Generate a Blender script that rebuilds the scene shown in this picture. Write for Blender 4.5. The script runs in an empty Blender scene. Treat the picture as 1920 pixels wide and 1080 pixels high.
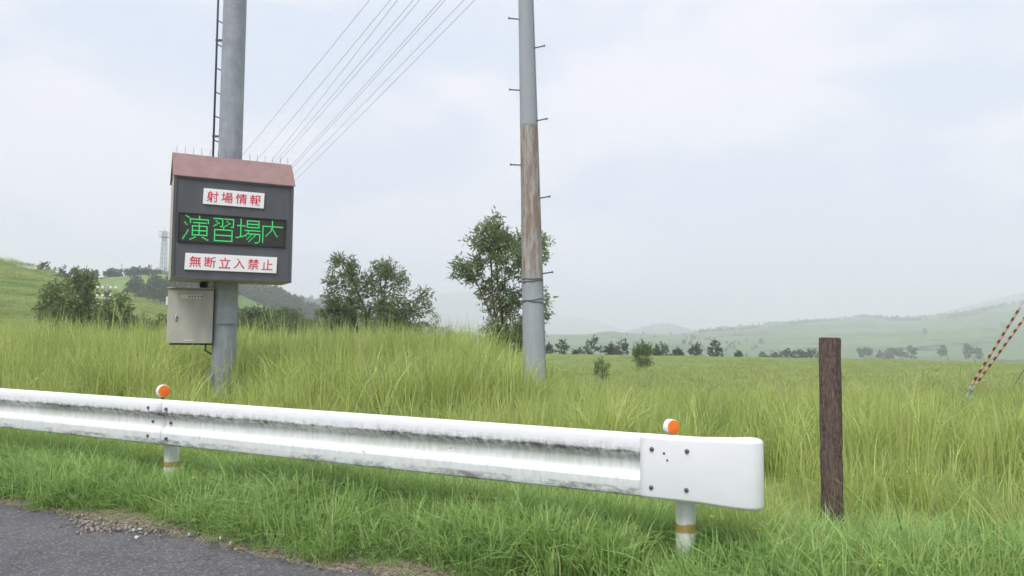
import bpy, bmesh, math, random
import numpy as np
from mathutils import Vector, Matrix, Euler

random.seed(7)
rng = np.random.default_rng(7)
SC = bpy.context.scene
COL = SC.collection
R = math.radians

# ------------------------------------------------------------------ camera
F, CX, CY, EYE = 1400.0, 960.0, 540.0, 1.35
PITCH, ROLL = math.atan(80 / F), math.atan(0.010)
cam_d = bpy.data.cameras.new('camera')
cam_d.sensor_width = 36.0
cam_d.lens = 36.0 * F / 1920.0
cam_d.clip_start, cam_d.clip_end = 0.05, 30000
cam = bpy.data.objects.new('camera', cam_d)
COL.objects.link(cam)
CROT = Matrix.Rotation(R(90) + PITCH, 3, 'X') @ Matrix.Rotation(ROLL, 3, 'Z')
cam.matrix_world = Matrix.Translation((0, 0, EYE)) @ CROT.to_4x4()
SC.camera = cam

# ------------------------------------------------------------------ sky, sun, exposure
SUN_EL, SUN_AZ = R(58), R(205)          # azimuth clockwise from +Y: behind the camera, a little to the left
world = bpy.data.worlds.new('World')
SC.world = world
world.use_nodes = True
wn, wl = world.node_tree.nodes, world.node_tree.links
wn.clear()
def wnode(t, **kw):
    n = wn.new(t)
    for k, v in kw.items(): setattr(n, k, v)
    return n
sky = wnode('ShaderNodeTexSky', sky_type='NISHITA', sun_disc=False, sun_elevation=SUN_EL, sun_rotation=SUN_AZ,
            air_density=1.0, dust_density=2.0, ozone_density=1.0, altitude=600)
geo = wnode('ShaderNodeTexCoord')
sep = wnode('ShaderNodeSeparateXYZ')
wl.new(geo.outputs['Generated'], sep.inputs[0])
zz = wnode('ShaderNodeMath', operation='ADD'); zz.inputs[1].default_value = 0.28
zmax = wnode('ShaderNodeMath', operation='MAXIMUM'); zmax.inputs[1].default_value = 0.0
wl.new(sep.outputs[2], zmax.inputs[0]); wl.new(zmax.outputs[0], zz.inputs[0])
dv = wnode('ShaderNodeVectorMath', operation='DIVIDE')
cmb = wnode('ShaderNodeCombineXYZ')
for i in range(3): wl.new(zz.outputs[0], cmb.inputs[i])
wl.new(geo.outputs['Generated'], dv.inputs[0]); wl.new(cmb.outputs[0], dv.inputs[1])
mp = wnode('ShaderNodeMapping'); mp.inputs['Location'].default_value = (3.55, 1.3, 0.0)
wl.new(dv.outputs[0], mp.inputs['Vector'])
cn = wnode('ShaderNodeTexNoise', noise_dimensions='3D')
cn.inputs['Scale'].default_value = 1.55; cn.inputs['Detail'].default_value = 5.0
cn.inputs['Roughness'].default_value = 0.52; cn.inputs['Distortion'].default_value = 0.35
wl.new(mp.outputs[0], cn.inputs['Vector'])
cr = wnode('ShaderNodeValToRGB')
cr.color_ramp.interpolation = 'EASE'
cr.color_ramp.elements[0].position = 0.41; cr.color_ramp.elements[0].color = (6.9, 7.75, 9.2, 1)
cr.color_ramp.elements[1].position = 0.58; cr.color_ramp.elements[1].color = (9.45, 9.3, 9.8, 1)
wl.new(cn.outputs['Fac'], cr.inputs[0])
mixs = wnode('ShaderNodeMix', data_type='RGBA'); mixs.inputs[0].default_value = 0.92   # a thin cloud veil over the blue sky
wl.new(sky.outputs[0], mixs.inputs[6]); wl.new(cr.outputs[0], mixs.inputs[7])
bg = wnode('ShaderNodeBackground'); bg.inputs['Strength'].default_value = 0.1
wo = wnode('ShaderNodeOutputWorld')
wl.new(mixs.outputs[2], bg.inputs[0]); wl.new(bg.outputs[0], wo.inputs[0])

sun_d = bpy.data.lights.new('sun', 'SUN')
sun_d.energy, sun_d.angle, sun_d.color = 3.2, R(25), (1.0, 0.97, 0.94)
sun = bpy.data.objects.new('sun', sun_d)
COL.objects.link(sun)
sdir = Vector((math.sin(SUN_AZ) * math.cos(SUN_EL), math.cos(SUN_AZ) * math.cos(SUN_EL), math.sin(SUN_EL)))
sun.rotation_euler = sdir.to_track_quat('Z', 'Y').to_euler()
sun.location = sdir * 50

SC.render.engine = 'CYCLES'
SC.view_settings.view_transform = 'Standard'
SC.view_settings.look = 'None'
SC.view_settings.exposure = 0.19
SC.view_settings.gamma = 1.0
SC.view_settings.use_curve_mapping = False
SC.cycles.use_denoising = True
SC.cycles.use_adaptive_sampling = True
SC.cycles.adaptive_threshold = 0.03
SC.cycles.max_bounces = 8
SC.cycles.diffuse_bounces = 4
SC.cycles.transmission_bounces = 4
SC.cycles.transparent_max_bounces = 8
SC.cycles.volume_bounces = 2

# ------------------------------------------------------------------ pixel helpers (1920 x 1080 photograph)
def ray(px, py):
    return (CROT @ Vector(((px - CX) / F, -(py - CY) / F, -1.0)))
def at(px, py, Y):                       # the point of that direction at depth Y
    d = ray(px, py); return Vector((0, 0, EYE)) + d * (Y / d.y)
def on_plane(px, py, p0, n):
    o = Vector((0, 0, EYE)); d = ray(px, py)
    return o + d * ((Vector(p0) - o).dot(n) / d.dot(n))
def horizon(px): return CY + 80 + 0.010 * (px - CX)

# ------------------------------------------------------------------ mesh helpers
class MB:
    def __init__(s): s.v, s.f, s.uv = [], [], None
    def add(s, vs, fs):
        b = len(s.v); s.v.extend([tuple(p) for p in vs]); s.f.extend([tuple(i + b for i in q) for q in fs]); return s
    def box(s, c, size, ax=None, bevel=0.0):
        """box at c; ax = 3 axis vectors"""
        ax = ax or (Vector((1, 0, 0)), Vector((0, 1, 0)), Vector((0, 0, 1)))
        bm = bmesh.new(); bmesh.ops.create_cube(bm, size=1.0)
        for v in bm.verts: v.co = Vector((v.co.x * size[0], v.co.y * size[1], v.co.z * size[2]))
        if bevel: bmesh.ops.bevel(bm, geom=bm.edges[:], offset=bevel, segments=2, profile=0.5, affect='EDGES')
        bm.verts.index_update()
        s.add([Vector(c) + ax[0] * v.co.x + ax[1] * v.co.y + ax[2] * v.co.z for v in bm.verts],
              [[v.index for v in f.verts] for f in bm.faces])
        bm.free(); return s
    def tube(s, pts, rad, seg=10, cap=True):
        pts = [Vector(p) for p in pts]
        if not hasattr(rad, '__len__'): rad = [rad] * len(pts)
        rings, ref = [], None
        for i, p in enumerate(pts):
            t = (pts[min(i + 1, len(pts) - 1)] - pts[max(i - 1, 0)]).normalized()
            if ref is None: ref = Vector((0, 0, 1)) if abs(t.z) < 0.9 else Vector((1, 0, 0))
            a = (ref - t * ref.dot(t)).normalized(); b = t.cross(a); ref = a
            rings.append([p + (a * math.cos(k * 2 * math.pi / seg) + b * math.sin(k * 2 * math.pi / seg)) * rad[i] for k in range(seg)])
        vs = [q for r_ in rings for q in r_]; fs = []
        for i in range(len(pts) - 1):
            for k in range(seg):
                k2 = (k + 1) % seg
                fs.append((i * seg + k, i * seg + k2, (i + 1) * seg + k2, (i + 1) * seg + k))
        if cap:
            fs.append(tuple(reversed(range(seg)))); fs.append(tuple((len(pts) - 1) * seg + k for k in range(seg)))
        return s.add(vs, fs)
    def build(s, name, mat, parent=None, smooth=False, sharp=None):
        me = bpy.data.meshes.new(name)
        org = ORG.get(parent.name, Vector((0, 0, 0))) if parent else Vector((0, 0, 0))
        me.from_pydata([(p[0] - org.x, p[1] - org.y, p[2] - org.z) for p in s.v], [], s.f)
        me.materials.append(mat)
        if smooth:
            me.shade_smooth()
            if sharp: me.set_sharp_from_angle(angle=R(sharp))
        o = bpy.data.objects.new(name, me); COL.objects.link(o)
        if parent: o.parent = parent; ORG[o.name] = org
        return o
ORG = {}
def thing(name, label, cat, loc, group=None):
    o = bpy.data.objects.new(name, None); COL.objects.link(o)
    o.location = loc; o.empty_display_size = 0.2; ORG[o.name] = Vector(loc)
    return tag(o, label, cat, group)
def tag(o, label=None, cat=None, group=None, kind=None):
    if label: o['label'] = label
    if cat: o['category'] = cat
    if group: o['group'] = group
    if kind: o['kind'] = kind
    return o
def share(o, name, parent, loc, rot=None):       # another object on the same mesh
    c = o.copy(); c.name = name; COL.objects.link(c); c.parent = parent; c.location = loc
    if rot is not None: c.rotation_euler = rot
    return c

# ------------------------------------------------------------------ material helpers
def mat(name, base, rough=0.7, metal=0.0, spec=0.4):
    m = bpy.data.materials.new(name); m.use_nodes = True
    b = m.node_tree.nodes['Principled BSDF']
    b.inputs['Base Color'].default_value = (*base, 1); b.inputs['Roughness'].default_value = rough
    b.inputs['Metallic'].default_value = metal; b.inputs['Specular IOR Level'].default_value = spec
    return m
class N:                                          # terse node builder
    def __init__(s, m): s.t = m.node_tree; s.n = s.t.nodes; s.l = s.t.links; s.b = s.n['Principled BSDF']
    def node(s, t, ins=None, **kw):
        n = s.n.new(t)
        for k, v in kw.items(): setattr(n, k, v)
        for k, v in (ins or {}).items():
            if hasattr(v, 'is_output') or isinstance(v, bpy.types.NodeSocket): s.l.new(v, n.inputs[k])
            else: n.inputs[k].default_value = v
        return n
    def coord(s, kind='Object', scale=(1, 1, 1), loc=(0, 0, 0)):
        tc = s.node('ShaderNodeTexCoord')
        mp = s.node('ShaderNodeMapping', {'Scale': scale, 'Location': loc}); s.l.new(tc.outputs[kind], mp.inputs[0]); return mp.outputs[0]
    def pos(s, scale=(1, 1, 1)):
        g = s.node('ShaderNodeNewGeometry')
        mp = s.node('ShaderNodeMapping', {'Scale': scale}); s.l.new(g.outputs['Position'], mp.inputs[0]); return mp.outputs[0]
    def noise(s, vec, scale, detail=3, rough=0.55, dist=0.0):
        n = s.node('ShaderNodeTexNoise', {'Scale': scale, 'Detail': detail, 'Roughness': rough, 'Distortion': dist})
        s.l.new(vec, n.inputs['Vector']); return n.outputs['Fac']
    def ramp(s, fac, stops, interp='LINEAR'):
        n = s.node('ShaderNodeValToRGB'); cr = n.color_ramp; cr.interpolation = interp
        cr.elements.remove(cr.elements[1])
        for i, (p, c) in enumerate(stops):
            if i == 0: e = cr.elements[0]; e.position = p
            else: e = cr.elements.new(p)
            e.color = (*c, 1) if hasattr(c, '__len__') else (c, c, c, 1)
        s.l.new(fac, n.inputs[0]); return n.outputs[0]
    def mix(s, fac, a, b, mode='MIX'):
        n = s.node('ShaderNodeMix', data_type='RGBA', blend_type=mode)
        for k, v in ((0, fac), (6, a), (7, b)):
            if isinstance(v, bpy.types.NodeSocket): s.l.new(v, n.inputs[k])
            elif k == 0: n.inputs[0].default_value = v
            else: n.inputs[k].default_value = (*v, 1)
        return n.outputs[2]
    def math(s, op, a, b=0.0, clamp=False):
        n = s.node('ShaderNodeMath', operation=op, use_clamp=clamp)
        for k, v in ((0, a), (1, b)):
            if isinstance(v, bpy.types.NodeSocket): s.l.new(v, n.inputs[k])
            else: n.inputs[k].default_value = v
        return n.outputs[0]
    def color(s, c): s.l.new(c, s.b.inputs['Base Color']); return s
    def rough(s, c): s.l.new(c, s.b.inputs['Roughness']); return s
    def bump(s, h, strength=0.3, dist=0.01):
        n = s.node('ShaderNodeBump', {'Strength': strength, 'Distance': dist}); s.l.new(h, n.inputs['Height'])
        s.l.new(n.outputs[0], s.b.inputs['Normal']); return s
    def translucent(s, col, fac):
        tr = s.node('ShaderNodeBsdfTranslucent'); mx = s.node('ShaderNodeMixShader', {0: fac})
        if isinstance(col, bpy.types.NodeSocket): s.l.new(col, tr.inputs[0])
        else: tr.inputs[0].default_value = (*col, 1)
        out = s.n['Material Output']
        s.l.new(s.b.outputs[0], mx.inputs[1]); s.l.new(tr.outputs[0], mx.inputs[2]); s.l.new(mx.outputs[0], out.inputs[0])
        return s

M = {}
def galv(name, base, dark, scale=6.0):
    m = mat(name, base, 0.55, 0.0, 0.4); k = N(m); v = k.pos()
    n1 = k.noise(v, scale, 5, 0.65); n2 = k.noise(k.pos((3, 3, .5)), 5, 4, .6); n3 = k.noise(v, 45, 2, .6)
    c = k.mix(k.ramp(n1, [(.38, 0), (.66, 1)]), dark, base)
    c = k.mix(k.ramp(n2, [(.55, 0), (.75, .5)]), c, tuple(min(1, x * 1.35) for x in base))
    c = k.mix(k.ramp(n3, [(.60, 0), (.72, .35)]), c, tuple(min(1, x * 1.5) for x in base))
    k.color(c).bump(n3, .15, .004); M[name] = m; return m
galv('galvanised', (.30, .335, .36), (.22, .25, .275))
galv('steel_grey', (.34, .37, .40), (.265, .29, .32), 4)
M['dark_steel'] = mat('dark_steel', (.10, .11, .14), .6)
M['bolt'] = mat('bolt', (.12, .125, .13), .5, .3)
M['black'] = mat('black', (.015, .015, .017), .5)
M['wire'] = mat('wire', (.16, .17, .18), .6)
M['strand'] = mat('strand', (.30, .32, .33), .5, .3)

# white painted guardrail: grime along the folds (V = place across the profile) and streaks below it
def rail_paint(name, dirty):
    m = mat(name, (.78, .80, .80), .42, 0, .45); k = N(m)
    uv = k.node('ShaderNodeUVMap'); sp = k.node('ShaderNodeSeparateXYZ'); k.l.new(uv.outputs[0], sp.inputs[0])
    def uvs(sx, sy):
        mp = k.node('ShaderNodeMapping', {'Scale': (sx, sy, 1)}); k.l.new(uv.outputs[0], mp.inputs[0]); return mp.outputs[0]
    base = k.mix(k.ramp(k.noise(uvs(2, 2), 2.2, 4), [(.35, 0), (.7, 1)]), (.80, .82, .83), (.76, .785, .79))
    if dirty:
        V = sp.outputs[1]
        nb = k.noise(uvs(9, 7), 1.6, 7, .74); ns = k.noise(uvs(34, 3), 1.0, 4, .65); nl = k.noise(uvs(.9, .6), 1.3, 3)
        # algae film in the valley
        va = k.math('MULTIPLY', k.ramp(V, [(.36, 0), (.46, 1), (.60, 1), (.70, .3), (.72, 0)]), k.ramp(k.math('ADD', k.math('MULTIPLY', ns, .5), k.math('MULTIPLY', nl, .5)), [(.40, 0), (.62, .75)]))
        base = k.mix(va, base, (.52, .57, .44))
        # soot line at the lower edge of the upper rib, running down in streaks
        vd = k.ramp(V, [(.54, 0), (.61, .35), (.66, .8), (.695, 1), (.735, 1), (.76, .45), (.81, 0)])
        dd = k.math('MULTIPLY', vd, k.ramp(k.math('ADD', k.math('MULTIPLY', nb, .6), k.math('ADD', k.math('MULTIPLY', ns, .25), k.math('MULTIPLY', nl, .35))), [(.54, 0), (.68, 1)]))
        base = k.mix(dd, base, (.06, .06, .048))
        # grey film on rib faces, scuffs and painted-in underside shade at the bottom lip
        vf = k.ramp(V, [(.0, .0), (.20, .35), (.30, .5), (.34, .1), (.70, .1), (.74, .45), (.84, .5), (.87, 0)])
        df = k.math('MULTIPLY', vf, k.ramp(k.math('ADD', k.math('MULTIPLY', ns, .6), k.math('MULTIPLY', nb, .4)), [(.42, 0), (.66, 1)]))
        base = k.mix(df, base, (.40, .41, .39))
        ve = k.ramp(V, [(.07, 1), (.13, .9), (.165, 0)])
        de = k.math('MULTIPLY', ve, k.ramp(k.math('ADD', k.math('MULTIPLY', nb, .5), k.math('MULTIPLY', k.noise(uvs(1.1, 1), 1.7, 4), .5)), [(.48, 0), (.60, .8)]))
        base = k.mix(de, base, (.13, .12, .11))
        vor = k.node('ShaderNodeTexVoronoi', {'Scale': 1.0}); k.l.new(uvs(7, 9), vor.inputs['Vector'])
        spk = k.ramp(vor.outputs['Distance'], [(.05, .9), (.10, 0)])
        keep = k.ramp(k.noise(uvs(3, 4), 2.0, 2), [(.55, 0), (.6, 1)])
        base = k.mix(k.math('MULTIPLY', spk, keep), base, (.09, .08, .07))
        k.bump(nb, .12, .004)
    k.color(base); M[name] = m
rail_paint('rail_paint', True); rail_paint('terminal_paint', False)
def post_paint():
    m = mat('post_paint', (.75, .77, .76), .45); k = N(m)
    g = k.node('ShaderNodeNewGeometry'); sp = k.node('ShaderNodeSeparateXYZ'); k.l.new(g.outputs['Position'], sp.inputs[0])
    z = k.math('ADD', sp.outputs[2], k.math('MULTIPLY', k.noise(k.pos(), 30, 3), .03))
    st = k.noise(k.pos((20, 20, 2)), 2, 3)
    c = k.mix(k.ramp(st, [(.45, 0), (.65, .6)]), (.74, .76, .75), (.50, .55, .46))
    band = k.ramp(z, [(.245, 0), (.25, 1), (.292, 1), (.297, 0)])
    c = k.mix(band, c, (.42, .30, .10)); k.color(c); M['post_paint'] = m
post_paint()
M['orange'] = mat('orange', (.95, .20, .018), .25, 0, .6)
M['white_plastic'] = mat('white_plastic', (.80, .80, .80), .4)

def sign_mats():
    m = mat('sign_roof', (.23, .125, .118), .55); k = N(m)
    k.color(k.mix(k.ramp(k.noise(k.pos((2, 2, .6)), 3, 5, .6), [(.35, 0), (.7, 1)]), (.25, .15, .14), (.30, .19, .178))); M['sign_roof'] = m
    m = mat('sign_face', (.085, .09, .10), .5); k = N(m)
    k.color(k.mix(k.ramp(k.noise(k.pos((2, 2, .7)), 2, 5, .6), [(.35, 0), (.7, 1)]), (.092, .096, .108), (.118, .123, .137))); M['sign_face'] = m
    M['sign_side'] = mat('sign_side', (.46, .42, .32), .55)
    M['placard'] = mat('placard', (.92, .92, .94), .35)
    M['red_ink'] = mat('red_ink', (.72, .035, .085), .45)
    M['led_board'] = mat('led_board', (.035, .036, .034), .6)
    M['led_off'] = mat('led_off', (.07, .068, .062), .5)
    m = mat('led_green', (.02, .3, .06), .4); b = N(m).b
    b.inputs['Emission Color'].default_value = (.05, .62, .16, 1); b.inputs['Emission Strength'].default_value = 0.95; M['led_green'] = m
    m = mat('cabinet', (.27, .265, .24), .5); k = N(m)
    k.color(k.mix(k.ramp(k.noise(k.pos((3, 3, .8)), 2.5, 4), [(.35, 0), (.7, 1)]), (.40, .385, .345), (.47, .455, .41))); M['cabinet'] = m
    M['plate'] = mat('plate', (.62, .62, .58), .4)
sign_mats()
def concrete():
    m = mat('pole_concrete', (.36, .39, .42), .75); k = N(m)
    g = k.node('ShaderNodeNewGeometry'); sp = k.node('ShaderNodeSeparateXYZ'); k.l.new(g.outputs['Position'], sp.inputs[0])
    z = sp.outputs[2]
    st = k.noise(k.pos((9, 9, 1.1)), 1.6, 6, .7, .6); fi = k.noise(k.pos((30, 30, 4)), 1.5, 4, .7); big = k.noise(k.pos((4, 4, .8)), 1.2, 3)
    col = k.mix(k.ramp(fi, [(.35, 0), (.7, 1)]), (.31, .345, .375), (.385, .415, .44))
    # the stretch where the paint has peeled and the brown core shows (2.2 m to 4.6 m up)
    zn = k.math('ADD', z, k.math('MULTIPLY', k.math('SUBTRACT', fi, .5), .5))
    up = k.ramp(k.math('DIVIDE', zn, 10.0), [(.195, 0), (.240, 1)])
    up = k.math('MULTIPLY', up, k.math('LESS_THAN', z, at(990, 237, 12.0).z))
    pe = k.ramp(k.math('ADD', k.math('MULTIPLY', st, .7), k.math('MULTIPLY', fi, .3)), [(.43, 0), (.54, 1)])
    brown = k.mix(k.ramp(fi, [(.35, 0), (.65, 1)]), (.225, .15, .115), (.30, .225, .185))
    under = k.mix(pe, (.41, .41, .40), brown)
    col = k.mix(up, col, under); k.color(col).bump(k.math('ADD', st, k.math('MULTIPLY', fi, .4)), .3, .006); M['pole_concrete'] = m
concrete()
def bark_post():
    m = mat('bark_brown', (.09, .062, .052), .85); k = N(m)
    w = k.noise(k.pos((80, 80, 15)), 1.0, 5, .7, 1.8); w2 = k.noise(k.pos((18, 18, 3)), 1.0, 3)
    k.color(k.mix(k.ramp(w, [(.38, 0), (.62, 1)]), (.045, .031, .027), (.23, .165, .14))).bump(w, .8, .012); M['bark_brown'] = m
bark_post()

def asphalt():
    m = mat('asphalt', (.10, .10, .105), .85, 0, .3); k = N(m); v = k.pos()
    vo = k.node('ShaderNodeTexVoronoi', {'Scale': 95.0}); k.l.new(v, vo.inputs['Vector'])
    fine = k.noise(v, 160, 3, .7); mid = k.noise(v, 9, 4, .6); big = k.noise(v, 1.3, 3)
    c = k.mix(k.ramp(mid, [(.3, 0), (.7, 1)]), (.078, .076, .081), (.115, .112, .119))
    c = k.mix(k.ramp(big, [(.35, 0), (.7, .6)]), c, (.135, .132, .139))
    sp = k.node('ShaderNodeSeparateColor'); k.l.new(vo.outputs['Color'], sp.inputs[0])
    c = k.mix(k.ramp(sp.outputs[0], [(.80, 0), (.95, .6)]), c, (.30, .29, .29))
    c = k.mix(k.ramp(sp.outputs[1], [(.0, .55), (.2, 0)]), c, (.035, .035, .037))
    cr = k.node('ShaderNodeTexVoronoi', {'Scale': 1.5}, feature='DISTANCE_TO_EDGE')
    wv = k.node('ShaderNodeVectorMath', operation='ADD'); k.l.new(v, wv.inputs[0])
    nz = k.node('ShaderNodeTexNoise', {'Scale': 3.0, 'Detail': 4.0}); k.l.new(v, nz.inputs['Vector']); sc = k.node('ShaderNodeVectorMath', {3: .5}, operation='SCALE'); k.l.new(nz.outputs['Color'], sc.inputs[0]); k.l.new(sc.outputs[0], wv.inputs[1])
    k.l.new(wv.outputs[0], cr.inputs['Vector'])
    crack = k.math('MULTIPLY', k.ramp(cr.outputs['Distance'], [(.0, 1), (.012, 0)]), k.ramp(big, [(.48, 0), (.55, .7)]))
    c = k.mix(crack, c, (.035, .035, .035))
    k.color(c).bump(k.math('ADD', vo.outputs['Distance'], k.math('MULTIPLY', fine, .5)), .55, .008); M['asphalt'] = m
asphalt()

def ground_mat():
    m = mat('ground', (.1, .13, .05), .95, 0, .1); k = N(m); v = k.pos()
    big = k.noise(v, .045, 4); mid = k.noise(v, .6, 5, .65); fine = k.noise(v, 7, 4, .7)
    g = k.mix(k.ramp(mid, [(.35, 0), (.65, 1)]), (.15, .215, .065), (.24, .295, .10))
    g = k.mix(k.ramp(big, [(.4, 0), (.65, 1)]), g, (.20, .27, .09))
    g = k.mix(k.ramp(fine, [(.40, .4), (.6, 0)]), g, (.08, .12, .035))
    # bare soil and dead grass along the road's edge (n = distance across the road)
    dt = k.node('ShaderNodeVectorMath', operation='DOT_PRODUCT'); k.l.new(v, dt.inputs[0]); dt.inputs[1].default_value = (TN.x, TN.y, 0)
    nn = k.math('ADD', dt.outputs['Value'], k.math('MULTIPLY', k.math('SUBTRACT', k.noise(v, 2.2, 5, .65), .5), .5))
    soil = k.mix(k.ramp(k.noise(v, 26, 4, .7), [(.35, 0), (.65, 1)]), (.10, .085, .065), (.27, .225, .165))
    k.color(k.mix(k.ramp(k.math('DIVIDE', nn, 10), [(.365, 1), (.395, 0)]), g, soil)).bump(k.math('ADD', mid, k.math('MULTIPLY', fine, .4)), .8, .08); M['ground'] = m
def hill_mat(name, a, b, dark, patch, scale=1.0):
    m = mat(name, a, .95, 0, .1); k = N(m); v = k.pos()
    big = k.noise(v, .012 * scale, 5, .6); mid = k.noise(v, .09 * scale, 5, .65); fine = k.noise(v, .7 * scale, 4, .7)
    c = k.mix(k.ramp(big, [(.38, 0), (.64, 1)]), a, b)
    c = k.mix(k.ramp(mid, [(.35, .55), (.55, 0)]), c, tuple(x * .72 for x in a))
    c = k.mix(k.ramp(fine, [(.40, .4), (.58, 0)]), c, tuple(x * .62 for x in a))
    wd = k.noise(v, .022 * scale, 6, .7)
    c = k.mix(k.ramp(wd, [(patch, 0), (patch + .03, 1)]), c, dark)
    k.color(c).bump(k.math('ADD', mid, fine), .8, .5 / scale); M[name] = m
hill_mat('hill_grass', (.14, .225, .06), (.21, .29, .085), (.07, .11, .04), .66, 3.0)
hill_mat('far_grass', (.105, .175, .08), (.20, .275, .125), (.035, .065, .045), .56, 1.0)
hill_mat('far_wood', (.035, .06, .03), (.05, .08, .04), (.10, .15, .05), .70, 2.0)

def leaf_mat(name, a, b, tr, fac=.35, attr=True):
    m = mat(name, a, .55, 0, .25); k = N(m)
    at_ = k.node('ShaderNodeAttribute', attribute_name='tint'); oi = k.node('ShaderNodeObjectInfo')
    sp = k.node('ShaderNodeSeparateColor'); k.l.new(at_.outputs['Color'], sp.inputs[0])
    c = k.mix(sp.outputs[0], a, b)
    c = k.mix(k.math('MULTIPLY', oi.outputs['Random'], .4), c, tuple(x * .7 for x in a))
    k.color(c).translucent(k.mix(.5, c, tr), fac); M[name] = m
leaf_mat('leaf_willow', (.11, .155, .075), (.30, .35, .19), (.28, .37, .14))
leaf_mat('leaf_bush', (.09, .135, .055), (.21, .26, .11), (.22, .30, .09))
leaf_mat('leaf_pine', (.035, .065, .032), (.095, .14, .065), (.10, .15, .05), .2)
M['trunk'] = mat('trunk', (.085, .068, .052), .9)

def grass_mat(name, low, high, dry, var=.25):
    """blade colour by tuft, by patch of meadow and by blade; dry blades mixed in"""
    m = mat(name, low, .5, 0, .3); k = N(m)
    at_ = k.node('ShaderNodeAttribute', attribute_name='tint'); sp = k.node('ShaderNodeSeparateColor'); k.l.new(at_.outputs['Color'], sp.inputs[0])
    oi = k.node('ShaderNodeObjectInfo'); v = k.pos()
    patch = k.noise(v, .35, 3); p2 = k.noise(v, 1.3, 3)
    f = k.math('ADD', k.math('ADD', k.math('MULTIPLY', oi.outputs['Random'], .30), k.math('MULTIPLY', k.ramp(patch, [(.35, 0), (.65, 1)]), .40)), k.math('MULTIPLY', k.ramp(p2, [(.38, 0), (.62, 1)]), .38), True)
    c = k.mix(f, low, high)
    c = k.mix(k.ramp(sp.outputs[0], [(.15, 0), (.95, .7)]), c, tuple(x * 1.22 for x in high))
    c = k.mix(k.ramp(k.math('ADD', sp.outputs[1], k.math('MULTIPLY', k.math('SUBTRACT', p2, .5), .25)), [(.90 - var * .3, 0), (.97, .85)]), c, dry)
    k.color(c).translucent(k.mix(.5, c, high), .42); M[name] = m
grass_mat('grass_tall', (.14, .25, .062), (.48, .56, .17), (.58, .51, .30))
grass_mat('grass_verge', (.125, .27, .072), (.36, .52, .165), (.46, .43, .23), .12)
grass_mat('grass_field', (.24, .325, .10), (.40, .46, .165), (.48, .42, .25), .5)

# ------------------------------------------------------------------ the ground
P_L, P_R = Vector((-2.78, 5.98, 0)), Vector((.906, 4.20, 0))        # the two guardrail posts in view (on the line of the beam's face)
T = (P_R - P_L).normalized()                                        # along the rail, to the right
TN = Vector((-T.y, T.x, 0))                                         # across, away from the road
N_RAIL = TN.dot(P_R)
N_EDGE = N_RAIL - .66
ground_mat()
def sstep(a, b, x):
    t = np.clip((x - a) / (b - a), 0, 1); return t * t * (3 - 2 * t)
def vnoise(x, y, s, seed=0):                                        # cheap smooth noise
    x = x * s + seed * 17.3; y = y * s - seed * 9.1
    return (np.sin(x * 1.3 + 1.7 * np.sin(y * .9)) + np.sin(y * 1.7 + 1.3 * np.sin(x * 1.1 + 2)) + .5 * np.sin(x * 3.1 + y * 2.3)) / 2.5
def H(x, y):
    x = np.asarray(x, float); y = np.asarray(y, float)
    n = TN.x * x + TN.y * y; d = np.hypot(x, y)
    z = -.05 + .05 * sstep(N_EDGE - .25, N_EDGE + .1, n) + .06 * sstep(N_EDGE, N_RAIL, n)
    z = z + .14 * sstep(4.8, 9.5, n)
    left = 1 - sstep(-1.9, 1.2, x - .02 * (y - 16))
    z = z + left * .26 * sstep(9.5, 15.5, y)                       # the bank on the left
    z = z - left * 1.5 * sstep(18, 40, y)
    z = z - (1 - left) * .95 * sstep(9, 58, y)                     # the field falls gently to its edge
    z = z - 13.5 * sstep(56, 300, d) * (y > 0)                     # and drops into the valley
    z = z + .05 * vnoise(x, y, .9, 1) * sstep(4.6, 8, n) + .10 * vnoise(x, y, .16, 2) * sstep(12, 30, d)
    return z
def build_ground():
    ang = np.concatenate([np.linspace(-180, -62, 40, endpoint=False), np.linspace(-62, 62, 360, endpoint=False), np.linspace(62, 180, 40, endpoint=False)])
    rad = np.concatenate([np.linspace(.4, 20, 110, endpoint=False), np.geomspace(20, 9500, 110)])
    A, Q = np.meshgrid(np.radians(ang), rad)
    X, Y = np.sin(A) * Q, np.cos(A) * Q
    Z = H(X, Y)
    na, nr = len(ang), len(rad)
    vs = np.stack([X, Y, Z], -1).reshape(-1, 3).tolist()
    fs = []
    for i in range(nr - 1):
        for j in range(na):
            j2 = (j + 1) % na
            fs.append((i * na + j, i * na + j2, (i + 1) * na + j2, (i + 1) * na + j))
    c = len(vs); vs.append((0, 0, float(H(0, 0))))
    for j in range(na): fs.append((j, c, (j + 1) % na))
    me = bpy.data.meshes.new('ground'); me.from_pydata(vs, [], fs); me.materials.append(M['ground']); me.shade_smooth()
    bm = bmesh.new(); bm.from_mesh(me); bmesh.ops.recalc_face_normals(bm, faces=bm.faces[:])
    if sum(f.normal.z for f in bm.faces) < 0: bmesh.ops.reverse_faces(bm, faces=bm.faces[:])
    bm.to_mesh(me); bm.free()
    o = bpy.data.objects.new('ground', me); COL.objects.link(o); tag(o, kind='structure')
build_ground()
def edge_n(u):                                                      # the ragged edge of the asphalt
    return N_EDGE + .045 * math.sin(u * 1.3 + .5) + .04 * math.sin(u * 3.7) + .022 * math.sin(u * 9.1 + 2) + .014 * math.sin(u * 23 + 1) - .10 * math.exp(-((u + 3.62) / .28) ** 2)
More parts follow.
